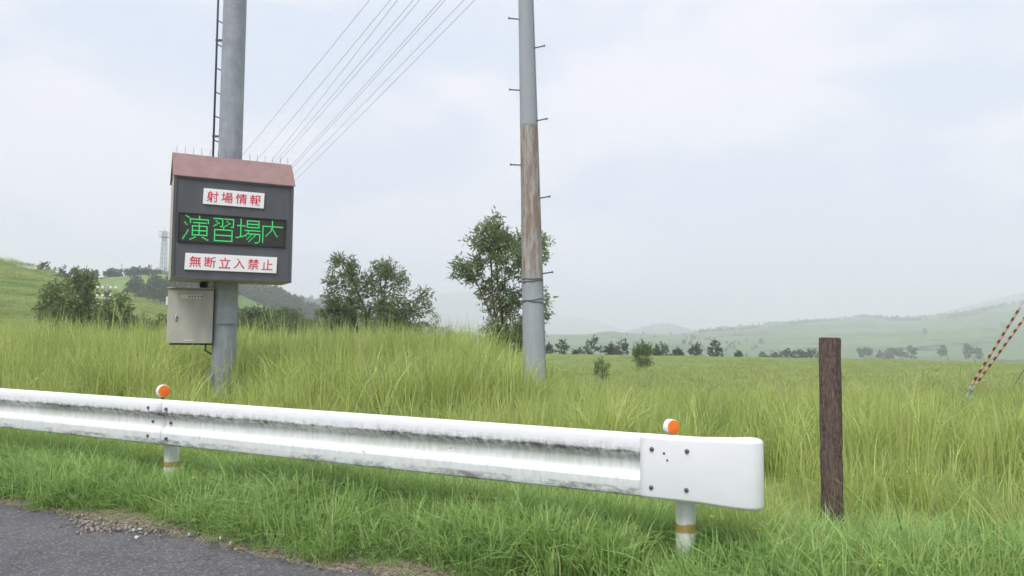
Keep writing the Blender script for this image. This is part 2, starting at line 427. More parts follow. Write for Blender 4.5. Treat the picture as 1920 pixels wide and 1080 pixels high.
def build_road():
    us = np.concatenate([np.linspace(-80, -9, 40, endpoint=False), np.linspace(-9, 2, 420, endpoint=False), np.linspace(2, 60, 40)])
    ks = [-6.0, -3.0, -1.0, 0.6, .85, .95, 1.0]
    vs, fs = [], []
    for u in us:
        e = edge_n(u)
        for j, kk in enumerate(ks):
            n = kk * e if kk > 0 else kk
            p = T * (u + T.dot(P_R)) + TN * n
            vs.append((p.x, p.y, .004 if j < len(ks) - 1 else -.012 + .008 * math.sin(u * 31)))
        p = T * (u + T.dot(P_R)) + TN * (e + .012); vs.append((p.x, p.y, -.05))
    w = len(ks) + 1
    for i in range(len(us) - 1):
        for j in range(w - 1):
            a = i * w + j; fs.append((a, a + w, a + w + 1, a + 1))
    me = bpy.data.meshes.new('road'); me.from_pydata(vs, [], [tuple(reversed(f)) for f in fs]); me.materials.append(M['asphalt'])
    bm = bmesh.new(); bm.from_mesh(me)
    if sum(f.normal.z for f in bm.faces) < 0: bmesh.ops.reverse_faces(bm, faces=bm.faces[:])
    bm.to_mesh(me); bm.free()
    o = bpy.data.objects.new('road', me); COL.objects.link(o); tag(o, kind='structure')
build_road()

# ------------------------------------------------------------------ hills and ridges: a crest line with a front and a back slope
RIDGES = {}
def ridge(name, pts, D, D_foot, z_foot, m, rough=0.0, seed=0, back=None, bow=1.0, step=6):
    """pts: crest as photo pixels; D: distance of the crest (a number or one per point); the slope comes down to z_foot at D_foot"""
    xs = np.array([p[0] for p in pts], float); ys = np.array([p[1] for p in pts], float)
    Ds = np.array(D if hasattr(D, '__len__') else [D] * len(pts), float)
    cx = np.arange(xs[0], xs[-1] + .1, step)
    cy = np.interp(cx, xs, ys); cD = np.interp(cx, xs, Ds)
    ker = np.ones(5) / 5
    cy = np.convolve(np.pad(cy, 2, 'edge'), ker, 'valid')
    ts = np.concatenate([np.linspace(0, 1, 26), 1 + np.linspace(.04, 1, 12)])
    vs, fs = [], []
    grid = []
    for i in range(len(cx)):
        top = at(cx[i], cy[i], cD[i])
        fd = D_foot; row = []
        for t in ts:
            if t <= 1: dd = fd + (cD[i] - fd) * t; s = t ** bow; s = s * s * (3 - 2 * s) * .55 + s * .45
            else: dd = cD[i] + (back or (cD[i] - fd) * .8) * (t - 1); s = 1 - (t - 1) ** 1.5
            k = dd / cD[i]
            x, y = top.x * k, dd
            z = z_foot + (top.z - z_foot) * s
            am = rough * (math.sin(min(t, 1) * math.pi) * .9 if t <= 1 else 0)
            z += am * float(vnoise(np.array(x), np.array(y), 2.2 / (cD[i] * .12), seed)) 
            row.append((x, y, z))
        grid.append(row); vs.extend(row)
    w = len(ts)
    for i in range(len(cx) - 1):
        for j in range(w - 1):
            a = i * w + j; fs.append((a, a + w, a + w + 1, a + 1))
    me = bpy.data.meshes.new(name); me.from_pydata(vs, [], fs); me.materials.append(m); me.shade_smooth()
    bm = bmesh.new(); bm.from_mesh(me)
    if sum(f.normal.z for f in bm.faces) < 0: bmesh.ops.reverse_faces(bm, faces=bm.faces[:])
    bm.to_mesh(me); bm.free()
    o = bpy.data.objects.new(name, me); COL.objects.link(o); tag(o, kind='structure')
    RIDGES[name] = (cx, ts, np.array(grid))
    return o
def ridge_point(name, px, t):                                       # a point on a ridge's surface
    cx, ts, g = RIDGES[name]
    i = min(len(cx) - 2, max(0, int((px - cx[0]) / (cx[1] - cx[0])))); fx = (px - cx[i]) / (cx[1] - cx[0])
    j = min(len(ts) - 2, max(0, int(np.searchsorted(ts, t) - 1))); ft = (t - ts[j]) / (ts[j + 1] - ts[j])
    p = (g[i][j] * (1 - fx) + g[i + 1][j] * fx) * (1 - ft) + (g[i][j + 1] * (1 - fx) + g[i + 1][j + 1] * fx) * ft
    return Vector(p)
def ridge_hit(name, px, py):                                        # t on the front slope whose image height is py
    best = min(np.linspace(0, 1, 80), key=lambda t: abs(to_px(ridge_point(name, px, t))[1] - py)); return ridge_point(name, px, best)
def to_px(p):
    q = CROT.transposed() @ (Vector(p) - Vector((0, 0, EYE))); return CX + F * q.x / -q.z, CY - F * q.y / -q.z

ridge('hill', [(-700, 400), (-400, 425), (-150, 455), (0, 489), (60, 506), (140, 530), (215, 547), (310, 577), (380, 606), (450, 640), (520, 680)], 105, 42, -1.9, M['hill_grass'], .55, 3, bow=.9)
HILL0 = RIDGES['hill']
ridge('hill', [(-100, 545), (60, 534), (165, 521), (230, 518), (300, 513), (345, 517), (400, 530), (470, 562), (560, 602), (650, 645)], 260, 120, -9, M['hill_grass'], 1.6, 5)
RIDGES['hill_behind'] = RIDGES['hill']; RIDGES['hill'] = HILL0
ridge('wooded_ridge', [(300, 545), (380, 538), (450, 549), (500, 560), (530, 572), (560, 586), (600, 610), (650, 640), (700, 665)], 380, 230, -13, M['far_wood'], 3, 6)
ridge('wooded_hill', [(380, 575), (480, 566), (540, 571), (580, 577), (612, 571), (650, 577), (710, 592), (790, 622), (900, 650)], 900, 550, -15, M['far_wood'], 8, 7)
ridge('far_mountain', [(560, 625), (700, 598), (770, 570), (830, 549), (870, 545), (905, 553), (960, 580), (1040, 592), (1090, 596), (1130, 606), (1165, 621), (1210, 640)], 3700, 2800, -15, M['far_wood'], 30, 8)
ridge('cone_hill', [(1100, 642), (1150, 630), (1180, 621), (1215, 611), (1245, 606), (1275, 611), (1300, 620), (1340, 634), (1380, 645)], 2300, 1900, -15, M['far_wood'], 8, 9)
ridge('plateau', [(780, 645), (900, 632), (1020, 627), (1100, 627), (1142, 620), (1175, 625), (1250, 627), (1330, 629), (1420, 634), (1520, 648)], 1000, 330, -15, M['far_grass'], 3, 10)
ridge('far_ridge', [(1650, 640), (1730, 600), (1790, 579), (1830, 570), (1870, 560), (1920, 547), (2050, 520), (2300, 505), (2600, 540)], 2300, 1700, -15, M['far_grass'], 20, 12)
ridge('long_ridge', [(1150, 640), (1220, 631), (1300, 622), (1400, 612), (1500, 604), (1590, 599), (1625, 592), (1660, 597), (1720, 595), (1780, 589), (1850, 580), (1920, 569), (2100, 548), (2400, 530), (2800, 560)], 1450, 420, -15, M['far_grass'], 7, 11, bow=.85)

# ------------------------------------------------------------------ foliage helpers
def leaf_mesh(name, pos, dirs, L, Wd, tint, m, parent=None, fold=0.0):
    """many leaves in one crown mesh: rhombus leaves at pos along dirs"""
    n = len(pos)
    up = rng.normal(size=(n, 3)); side = np.cross(dirs, up); side /= np.linalg.norm(side, axis=1)[:, None] + 1e-9
    L = np.asarray(L).reshape(-1, 1) * np.ones((n, 1)); Wd = np.asarray(Wd).reshape(-1, 1) * np.ones((n, 1))
    V = np.stack([pos, pos + dirs * L * .45 + side * Wd * .5, pos + dirs * L, pos + dirs * L * .45 - side * Wd * .5], 1).reshape(-1, 3)
    org = ORG.get(parent.name, Vector((0, 0, 0))) if parent else Vector((0, 0, 0))
    V = V - np.array(org)
    me = bpy.data.meshes.new(name)
    me.vertices.add(4 * n); me.vertices.foreach_set('co', V.astype(np.float32).ravel())
    me.loops.add(4 * n); me.loops.foreach_set('vertex_index', np.arange(4 * n, dtype=np.int32))
    me.polygons.add(n); me.polygons.foreach_set('loop_start', np.arange(0, 4 * n, 4, dtype=np.int32))
    a = me.attributes.new('tint', 'FLOAT_COLOR', 'POINT')
    tc = np.repeat(np.asarray(tint, float).reshape(-1), 4); a.data.foreach_set('color', np.stack([tc, tc, tc, np.ones_like(tc)], -1).astype(np.float32).ravel())
    me.update(); me.validate(); me.materials.append(m)
    o = bpy.data.objects.new(name, me)
    if parent: o.parent = parent; ORG[o.name] = org
    return o
def unit(v): return v / (np.linalg.norm(v, axis=-1, keepdims=True) + 1e-9)
def blob_crown(blobs, n_clu, per, clu_r, droop=.3, shell=.55, seed=0, upw=.2):
    """clusters of leaves in ellipsoid blobs -> leaf positions, directions, tint, cluster centres"""
    g = np.random.default_rng(seed)
    vol = np.array([b[1][0] * b[1][1] * b[1][2] for b in blobs]) ** .7; vol /= vol.sum()
    cs = []
    for b, nb in zip(blobs, g.multinomial(n_clu, vol)):
        d = unit(g.normal(size=(nb, 3))); r = g.uniform(shell ** 3, 1, nb) ** (1 / 3)
        cs.append(np.array(b[0]) + d * r[:, None] * np.array(b[1]))
    C = np.concatenate(cs); ctr = np.average([b[0] for b in blobs], axis=0, weights=vol)
    keep = g.uniform(size=len(C)) > .12; C = C[keep]
    n = len(C) * per; ci = np.repeat(np.arange(len(C)), per)
    cdir = unit(unit(C - ctr) + np.array([0, 0, upw]) + .5 * g.normal(size=C.shape))
    tt = g.uniform(-.2, 1, n)
    pos = C[ci] + cdir[ci] * (tt * clu_r)[:, None] + g.normal(size=(n, 3)) * clu_r * .28
    dirs = unit(cdir[ci] * .8 + g.normal(size=(n, 3)) * .6 + np.array([0, 0, -droop]))
    tint = np.clip(.5 * g.uniform(size=len(C))[ci] + .5 * g.uniform(size=n), 0, 1)
    return pos, dirs, tint, C, cdir
def px_blobs(lst, Y, thick=.85):
    out = []
    for (x, y, rx, ry) in lst:
        c = at(x, y, Y); s = Y / F
        out.append(((c.x, c.y + random.uniform(-.4, .4) * rx * s, c.z), (rx * s, rx * s * thick, ry * s)))
    return out
def limbs(mb, base, blobs, C, r0, nper=5, seed=0, fork=.25):
    g = random.Random(seed)
    base = Vector(base)
    for c, rr in blobs:
        c = Vector(c); mid = base.lerp(c, .5) + Vector((g.uniform(-.1, .1), g.uniform(-.1, .1), .05)) * (c - base).length
        fk = base + Vector((g.uniform(-1, 1), g.uniform(-1, 1), 0)) * r0 * .8
        mb.tube([fk, mid, c], [r0 * .75, r0 * .5, r0 * .25], 6)
        near = sorted(range(len(C)), key=lambda i: (Vector(C[i]) - c).length)[:nper * 4]
        for i in g.sample(near, min(len(near), nper)):
            q = Vector(C[i]); mb.tube([mid.lerp(c, g.uniform(.3, 1)), q.lerp(c, .4) + Vector((0, 0, .03)), q], [r0 * .22, r0 * .15, r0 * .07], 4)
def tree(name, label, base, blobs, n_clu, per, clu_r, L, W, lm, r0, group=None, seed=0, cat='tree', droop=.3, shell=.5, upw=.2, nper=5):
    t = thing(name, label, cat, base, group)
    pos, dirs, tint, C, cd = blob_crown(blobs, n_clu, per, clu_r, droop, shell, seed, upw)
    g = np.random.default_rng(seed + 99)
    o = leaf_mesh('crown', pos, dirs, L * g.uniform(.6, 1.15, len(pos)), W * g.uniform(.7, 1.2, len(pos)), tint, M[lm], t); COL.objects.link(o)
    mb = MB(); limbs(mb, base, blobs, C, r0, nper, seed); mb.build('trunk', M['trunk'], t, True)
    return t
def gz(x, y): return float(H(x, y))
def base_at(px, Y): p = at(px, 620, Y); return (p.x, Y, gz(p.x, Y) - .03)

# ------------------------------------------------------------------ scatter by geometry nodes (grass and woods: what nobody could count)
def scatter(name, pts, rots, scl, idx, coll, label, cat):
    me = bpy.data.meshes.new(name); me.vertices.add(len(pts))
    me.vertices.foreach_set('co', np.asarray(pts, np.float32).ravel())
    for nm, arr in (('rot', rots), ('scl', scl)):
        a = me.attributes.new(nm, 'FLOAT_VECTOR', 'POINT'); a.data.foreach_set('vector', np.asarray(arr, np.float32).ravel())
    a = me.attributes.new('pick', 'INT', 'POINT'); a.data.foreach_set('value', np.asarray(idx, np.int32))
    o = bpy.data.objects.new(name, me); COL.objects.link(o)
    ng = bpy.data.node_groups.new(name, 'GeometryNodeTree')
    ng.interface.new_socket('Geometry', in_out='INPUT', socket_type='NodeSocketGeometry'); ng.interface.new_socket('Geometry', in_out='OUTPUT', socket_type='NodeSocketGeometry')
    gi, go = ng.nodes.new('NodeGroupInput'), ng.nodes.new('NodeGroupOutput')
    ci = ng.nodes.new('GeometryNodeCollectionInfo'); ci.inputs['Collection'].default_value = coll
    ci.inputs['Separate Children'].default_value = True; ci.inputs['Reset Children'].default_value = True
    ip = ng.nodes.new('GeometryNodeInstanceOnPoints'); ip.inputs['Pick Instance'].default_value = True
    def attr(nm, dt):
        n = ng.nodes.new('GeometryNodeInputNamedAttribute'); n.data_type = dt; n.inputs['Name'].default_value = nm; return n.outputs[0]
    er = ng.nodes.new('FunctionNodeEulerToRotation')
    L = ng.links.new
    L(gi.outputs[0], ip.inputs['Points']); L(ci.outputs[0], ip.inputs['Instance']); L(attr('pick', 'INT'), ip.inputs['Instance Index'])
    L(attr('rot', 'FLOAT_VECTOR'), er.inputs[0]); L(er.outputs[0], ip.inputs['Rotation']); L(attr('scl', 'FLOAT_VECTOR'), ip.inputs['Scale'])
    L(ip.outputs[0], go.inputs[0])
    md = o.modifiers.new('scatter', 'NODES'); md.node_group = ng
    tag(o, label, cat, kind='stuff'); return o
def tuft_mesh(name, n, h, spread, lean, width, m, seed, segs=4, hvar=.5, stalks=0):
    g = random.Random(seed); vs, fs, tc = [], [], []
    for b in range(n):
        a = g.uniform(0, 2 * math.pi); r = spread * math.sqrt(g.random()); bx, by = r * math.cos(a), r * math.sin(a)
        az = a + g.gauss(0, .9); hh = h * g.uniform(1 - hvar, 1.1); ln = abs(g.gauss(lean, lean * .5)); w = width * g.uniform(.6, 1.2)
        dx, dy = math.cos(az), math.sin(az); tw = g.uniform(-.6, .6)
        sx, sy = -math.sin(az + tw), math.cos(az + tw)
        col = (g.random(), g.random(), 0, 1); b0 = len(vs)
        for s in range(segs + 1):
            t = s / segs
            hz = ln * hh * (t ** 1.8); vz = hh * (t - .42 * min(1.6, ln) * t ** 3)
            wd = w * (1 - t ** 1.6) * (.75 + .5 * min(1, t * 3)) * .5
            px_, py_ = bx + dx * hz, by + dy * hz
            if s < segs: vs += [(px_ + sx * wd, py_ + sy * wd, vz), (px_ - sx * wd, py_ - sy * wd, vz)]; tc += [col, col]
            else: vs.append((px_, py_, vz)); tc.append(col)
        for s in range(segs - 1): q = b0 + 2 * s; fs.append((q, q + 1, q + 3, q + 2))
        q = b0 + 2 * (segs - 1); fs.append((q, q + 1, q + 2))
    me = bpy.data.meshes.new(name); me.from_pydata(vs, [], fs); me.materials.append(m)
    a = me.attributes.new('tint', 'FLOAT_COLOR', 'POINT'); a.data.foreach_set('color', np.array(tc, np.float32).ravel())
    return bpy.data.objects.new(name, me)
def coll_of(name, objs):
    c = bpy.data.collections.new(name)
    for i, o in enumerate(objs): o.name = f'{name}_{i:02d}'; c.objects.link(o)
    return c
def patch_mesh(kinds, n, rad, seed):
    # one patch of meadow: n tufts of the given kinds (n_blades, height, spread, lean, width) in a disc
    g = random.Random(seed); vs, fs, tc = [], [], []
    for i in range(n):
        nb, h, sp, ln, w, m, sg = g.choice(kinds); t = tuft_mesh('t', nb, h * g.uniform(.72, 1.15), sp, ln, w, m, g.randrange(10 ** 6), sg)
        me = t.data; a = g.uniform(0, 6.28); r_ = rad * math.sqrt((i + .5) / n); a = i * 2.4 + g.uniform(-.4, .4); tx, ty = r_ * math.cos(a), r_ * math.sin(a); b0 = len(vs)
        vs += [(v.co.x + tx, v.co.y + ty, v.co.z) for v in me.vertices]; fs += [tuple(i_ + b0 for i_ in p.vertices) for p in me.polygons]
        sh = g.gauss(0, .30)
        tc += [(min(1, max(0, c.color[0] + sh)), c.color[1], g.random() * 0, 1) for c in me.attributes['tint'].data]
        bpy.data.objects.remove(t); bpy.data.meshes.remove(me)
    me = bpy.data.meshes.new('patch'); me.from_pydata(vs, [], fs); me.materials.append(m)
    a = me.attributes.new('tint', 'FLOAT_COLOR', 'POINT'); a.data.foreach_set('color', np.array(tc, np.float32).ravel())
    return bpy.data.objects.new('patch', me)
GT, GV, GF = M['grass_tall'], M['grass_verge'], M['grass_field']
K_T = [(18, .80, .16, .30, .0120, GT, 4)] * 3 + [(12, .98, .12, .58, .0140, GT, 5)] * 2 + [(13, .95, .14, .14, .011, GT, 4)] * 2
K_V = [(20, .36, .11, .60, .0095, GV, 4)] * 4 + [(16, .24, .13, .85, .0090, GV, 4)] * 2 + [(8, .50, .08, .55, .0095, GV, 4)]
K_F = [(30, .38, .26, .7, .015, GF, 3)] * 4 + [(16, .55, .2, .5, .016, GF, 3)]
TALL = coll_of('tall_patch', [patch_mesh(K_T, 6, .36, 300 + i) for i in range(10)])
VERGE = coll_of('verge_patch', [patch_mesh(K_V, 4, .15, 320 + i) for i in range(8)])
FIELD = coll_of('field_patch', [patch_mesh(K_F, 6, .9, 340 + i) for i in range(8)])

def do_scatter(name, coll, nk, pts_xy, hs, label, tilt=.14, wide=1.0, weights=None):
    n = len(pts_xy); z = H(pts_xy[:, 0], pts_xy[:, 1]) - .015
    pts = np.column_stack([pts_xy, z])
    rot = np.column_stack([rng.normal(0, tilt, n), rng.normal(0, tilt, n), rng.uniform(0, 6.283, n)])
    s = np.column_stack([hs * wide, hs * wide, hs]) if np.isscalar(wide) else np.column_stack([hs * wide, hs * wide, hs])
    idx = rng.choice(nk, n, p=weights)
    scatter(name, pts, rot, s, idx, coll, label, 'grass')
def uv_of(x, y): return T.x * (x - P_R.x) + T.y * (y - P_R.y), TN.x * x + TN.y * y
def wedge(n, d0, d1, half=.80, marg=2.0):
    d = np.sqrt(rng.uniform(d0 * d0, d1 * d1, n)); x = rng.uniform(-1, 1, n) * (half * d + marg); return np.column_stack([x, d])
def make_grass():
    # tall meadow behind the rail
    p = wedge(3300, 3.2, 21, .76, 1.5); u, n = uv_of(p[:, 0], p[:, 1])
    right_front = (u > .75) & (n > N_RAIL - .15)
    k = (n > N_RAIL + .22) | right_front
    p = p[k]; u, n = u[k], n[k]
    x, y = p[:, 0], p[:, 1]
    left = 1 - sstep(-1.2, 2.0, x)
    k = (left > .35) | (y < 9.5 + rng.uniform(0, 4, len(x))); p, u, n, x, y, left = p[k], u[k], n[k], x[k], y[k], left[k]
    hs = .45 + .28 * sstep(N_RAIL + .2, N_RAIL + 2.5, n) + left * .34 * sstep(7, 10.5, y) - (1 - left) * .34 * sstep(7, 14, y)
    hs *= 1 + .20 * vnoise(x, y, 1.1, 4) + .12 * vnoise(x, y, 3.1, 5)
    hs *= rng.uniform(.75, 1.2, len(p))
    # keep the feet of the posts and poles readable
    for (cx_, cy_, rr, f) in CLEAR:
        dd = np.hypot(x - cx_, y - cy_); hs *= 1 - f * (1 - sstep(rr * .4, rr, dd))
    do_scatter('tall_grass', TALL, 10, p, hs, 'tall yellow green meadow grass covering the bank behind the guardrail', .09, 1.1)
    # verge under and before the rail
    n_ = 3100; uu = rng.uniform(-9.5, 6.0, n_); nn = rng.uniform(N_EDGE + .0, N_RAIL + .75, n_)
    pos = np.array([(T * (a + T.dot(P_R)) + TN * b)[:2] for a, b in zip(uu, nn)])
    edge = sstep(N_EDGE + .02, N_EDGE + .34, nn + .10 * np.sin(uu * 2.1) + .06 * np.sin(uu * 5.3))
    k = rng.uniform(size=n_) < .45 + .55 * edge; pos, edge = pos[k], edge[k]
    hs = (.20 + .80 * edge) * rng.uniform(.7, 1.15, len(pos)) * (1 + .22 * vnoise(pos[:, 0], pos[:, 1], 2.3, 7))
    for (cx_, cy_, rr, f) in CLEAR:
        dd = np.hypot(pos[:, 0] - cx_, pos[:, 1] - cy_); hs *= 1 - f * (1 - sstep(rr * .4, rr, dd))
    do_scatter('verge_grass', VERGE, 8, pos, hs, 'short green grass on the verge in front of the guardrail', .16, 1.05)
    # the field out to its edge
    p = np.concatenate([wedge(2200, 9.5, 30, .78, 3), wedge(3400, 28, 66, .78, 3)]); x, y = p[:, 0], p[:, 1]
    k = (x > -.12 * y - 2) | (y > 19); p = p[k]; x, y = p[:, 0], p[:, 1]
    hs = (.66 - .30 * sstep(12, 26, y) * (x > -1) + .20 * vnoise(x, y, .5, 8)) * rng.uniform(.7, 1.2, len(p))
    do_scatter('field_grass', FIELD, 8, p, hs, 'pale green pasture grass running out to the edge of the field', .15, 1.25)
def hill_grass():
    g = random.Random(5); P_ = []
    for i in range(1500):
        p = ridge_point('hill', g.uniform(-120, 400), g.random() ** 1.3 * .98); P_.append((p.x, p.y, p.z - .02))
    P_ = np.array(P_); n = len(P_); hs = rng.uniform(.5, 1.3, n) * (1 + .5 * vnoise(P_[:, 0], P_[:, 1], .25, 3))
    scatter('hill_grass', P_, np.column_stack([np.zeros(n), np.zeros(n), rng.uniform(0, 6.28, n)]), np.column_stack([hs * 1.7, hs * 1.7, hs]), rng.integers(0, 8, n), FIELD, 'rough green grass on the slope of the left hill', 'grass')
CLEAR = []

# ------------------------------------------------------------------ guardrail
AW = -TN                                                            # towards the road
ZTOP = .775
def rail_pt(u, w, z): return P_R + T * u + AW * w + Vector((0, 0, z))
PROFILE = [(-.030, .008), (.000, .000), (.022, .004), (.036, .016), (.042, .034), (.042, .095), (.036, .108), (.004, .136), (-.002, .150),
           (-.002, .206), (.004, .220), (.036, .246), (.042, .258), (.042, .318), (.036, .336), (.022, .347), (.000, .351), (-.030, .343)]
FLAT = [(-.045, .010), (-.012, .000), (.022, .002), (.036, .007), (.043, .016), (.045, .026), (.045, .325), (.043, .335), (.036, .344), (.022, .349), (-.012, .352), (-.045, .342)]
def sweep(name, stations, prof, m, parent, thick=.005):
    """stations: (origin, outward vector, scale in height, path length)"""
    arc = [0]
    for a, b in zip(prof, prof[1:]): arc.append(arc[-1] + math.dist(a, b))
    zt = prof[-1][1]
    vs, fs, uvs = [], [], []
    for (o, w, hs, s) in stations:
        for (pw, pz), a in zip(prof, arc):
            zc = (pz - .176) * hs + .176
            vs.append(Vector(o) + w * pw + Vector((0, 0, ZTOP - .351 + zc))); uvs.append((s, pz / .351))
    k = len(prof)
    for i in range(len(stations) - 1):
        for j in range(k - 1):
            q = i * k + j; fs.append((q, q + k, q + k + 1, q + 1))
    org = ORG[parent.name]
    me = bpy.data.meshes.new(name); me.from_pydata([tuple(v - org) for v in vs], [], fs); me.materials.append(m)
    ul = me.uv_layers.new(name='UVMap')
    for lp in me.loops: ul.data[lp.index].uv = uvs[lp.vertex_index]
    me.shade_smooth(); me.set_sharp_from_angle(angle=R(24))
    o = bpy.data.objects.new(name, me); COL.objects.link(o); o.parent = parent; ORG[o.name] = org
    sd = o.modifiers.new('thickness', 'SOLIDIFY'); sd.thickness = thick; sd.offset = 0
    return o
def build_guardrail():
    U_J, U_T, U_E = -4.03, -.172, .395
    g = thing('guardrail', 'white steel guardrail with grimy folds and a flat rounded end, along the road', 'guardrail', (P_R.x, P_R.y, 0))
    def straight(u0, u1, off, n=40):
        return [(rail_pt(u0 + (u1 - u0) * i / n, off, 0), AW, 1.0, u0 + (u1 - u0) * i / n) for i in range(n + 1)]
    sweep('beam', straight(-9.5, U_J, .006), PROFILE, M['rail_paint'], g)
    b2 = sweep('beam', straight(U_J - .28, U_T + .12, 0.0), PROFILE, M['rail_paint'], g)
    st = []
    for i in range(16):
        u = U_T + (U_E - U_T) * i / 15; s = sstep(.12, .34, np.array(u)); st.append((rail_pt(u, .007, 0), AW, 1 + .055 * float(s), u))
    rad = .035
    for i in range(1, 13):
        a = math.pi * i / 12; w = (AW * math.cos(a) + T * math.sin(a))
        st.append((rail_pt(U_E, .007 - rad * 0, 0) + AW * (-.046 - rad) + w * rad + AW * .046 - w * 0.0 + (w - AW) * 0.0, w, 1.055, U_E + a * rad))
    # keep the return behind the face: its outward vector points away from the road
    for i in range(1, 5): st.append((st[15 + 12][0] - T * .05 * i, -AW, 1.055 - .03 * i, U_E + .15 + .05 * i))
    FL2 = [(w * (.5 if w < 0 else 1.0), z) for w, z in FLAT]
    term = sweep('end_terminal', st, FL2, M['terminal_paint'], g)
    # posts
    for u in (-8.03, -4.08, 0.045):
        p = rail_pt(u, -.105, 0)
        mb = MB().tube([(p.x, p.y, gz(p.x, p.y) - .12), (p.x, p.y, .66)], .057, 20)
        q = mb.build('post', M['post_paint'], g, True, 40)
        mbb = MB().box(rail_pt(u, -.055, ZTOP - .175), (.06, .09, .10), (T, AW, Vector((0, 0, 1))), .004); mbb.build('bracket', M['post_paint'], g)
    # bolts
    proto = None
    def bolt(px, py, off, r=.0125, par=g):
        nonlocal proto
        d = ray(px, py); o0 = Vector((0, 0, EYE)); pl = rail_pt(0, off, 0); p = o0 + d * ((pl - o0).dot(AW) / d.dot(AW))
        if proto is None:
            mb = MB()
            prof = [(.0, .010), (.5, .0095), (.85, .007), (1.0, .003), (1.0, -.004)]
            sg = 12; vs = []; fs = []
            for (rr, h) in prof:
                for k in range(sg):
                    a = 2 * math.pi * k / sg; vs.append(T * (math.cos(a) * rr * r) + Vector((0, 0, math.sin(a) * rr * r)) + AW * h)
            for i in range(len(prof) - 1):
                for k in range(sg): k2 = (k + 1) % sg; fs.append((i * sg + k, i * sg + k2, (i + 1) * sg + k2, (i + 1) * sg + k))
            mb.add(vs, fs); ob = mb.build('bolt', M['bolt'], None, True); proto = ob; ob.parent = par; ob.location = p - ORG[par.name]; return
        share(proto, 'bolt', par, p - ORG[par.name])
    for (x, y, o_) in ((278, 764, .052), (311, 767, .052), (287, 790, .008), (320, 793, .008), (277, 817, .052), (311, 822, .052)): bolt(x, y, o_)
    for (x, y) in ((1222, 842), (1288, 846), (1221, 914), (1287, 919)): bolt(x, y, .055)
    for (x, y, r_) in ((1245, 850, .006), (1251, 863, .005), (686, 840, .007)):
        d = ray(x, y); o0 = Vector((0, 0, EYE)); off = .0565 if x > 1000 else .006
        pl = rail_pt(0, off, 0); p = o0 + d * ((pl - o0).dot(AW) / d.dot(AW))
        MB().tube([p - AW * .004, p + AW * .0015], r_, 10).build('bolt_hole', M['black'], g)
    # round orange delineators above the posts: short drums facing the traffic
    for (px, py, u) in ((306, 733, -4.08), (1258, 800, 0.0)):
        pl = rail_pt(u, -.06, 0); o0 = Vector((0, 0, EYE)); d = ray(px, py); c = o0 + d * ((pl - o0).dot(AW) / d.dot(AW))
        ax = (AW * .90 + T * (3.0 if px < 1000 else 1.15)).normalized(); dr_ = 1.0 if px < 1000 else .84; ax.z = 0; ax.normalize()
        dl = MB().tube([c - ax * .020, c - ax * .018, c + ax * .018, c + ax * .021], [.045 * dr_, .050 * dr_, .050 * dr_, .047 * dr_], 28).build('delineator', M['white_plastic'], g, True, 40)
        MB().tube([c + ax * .0195, c + ax * .0245, c + ax * .0265], [.0475 * dr_, .0465 * dr_, .034 * dr_], 28).build('lens', M['orange'], dl, True, 50)
        MB().box((c.x, c.y, (c.z - .045 + .70) / 2), (.026, .008, max(.05, c.z - .045 - .66)), (T, AW, Vector((0, 0, 1)))).build('stem', M['bolt'], dl)
build_guardrail()
CLEAR += [(P_R.x + TN.x * .1 - T.x * 0 + AW.x * .1, P_R.y + AW.y * .1, .40, .45), (P_L.x, P_L.y, .35, .35)]

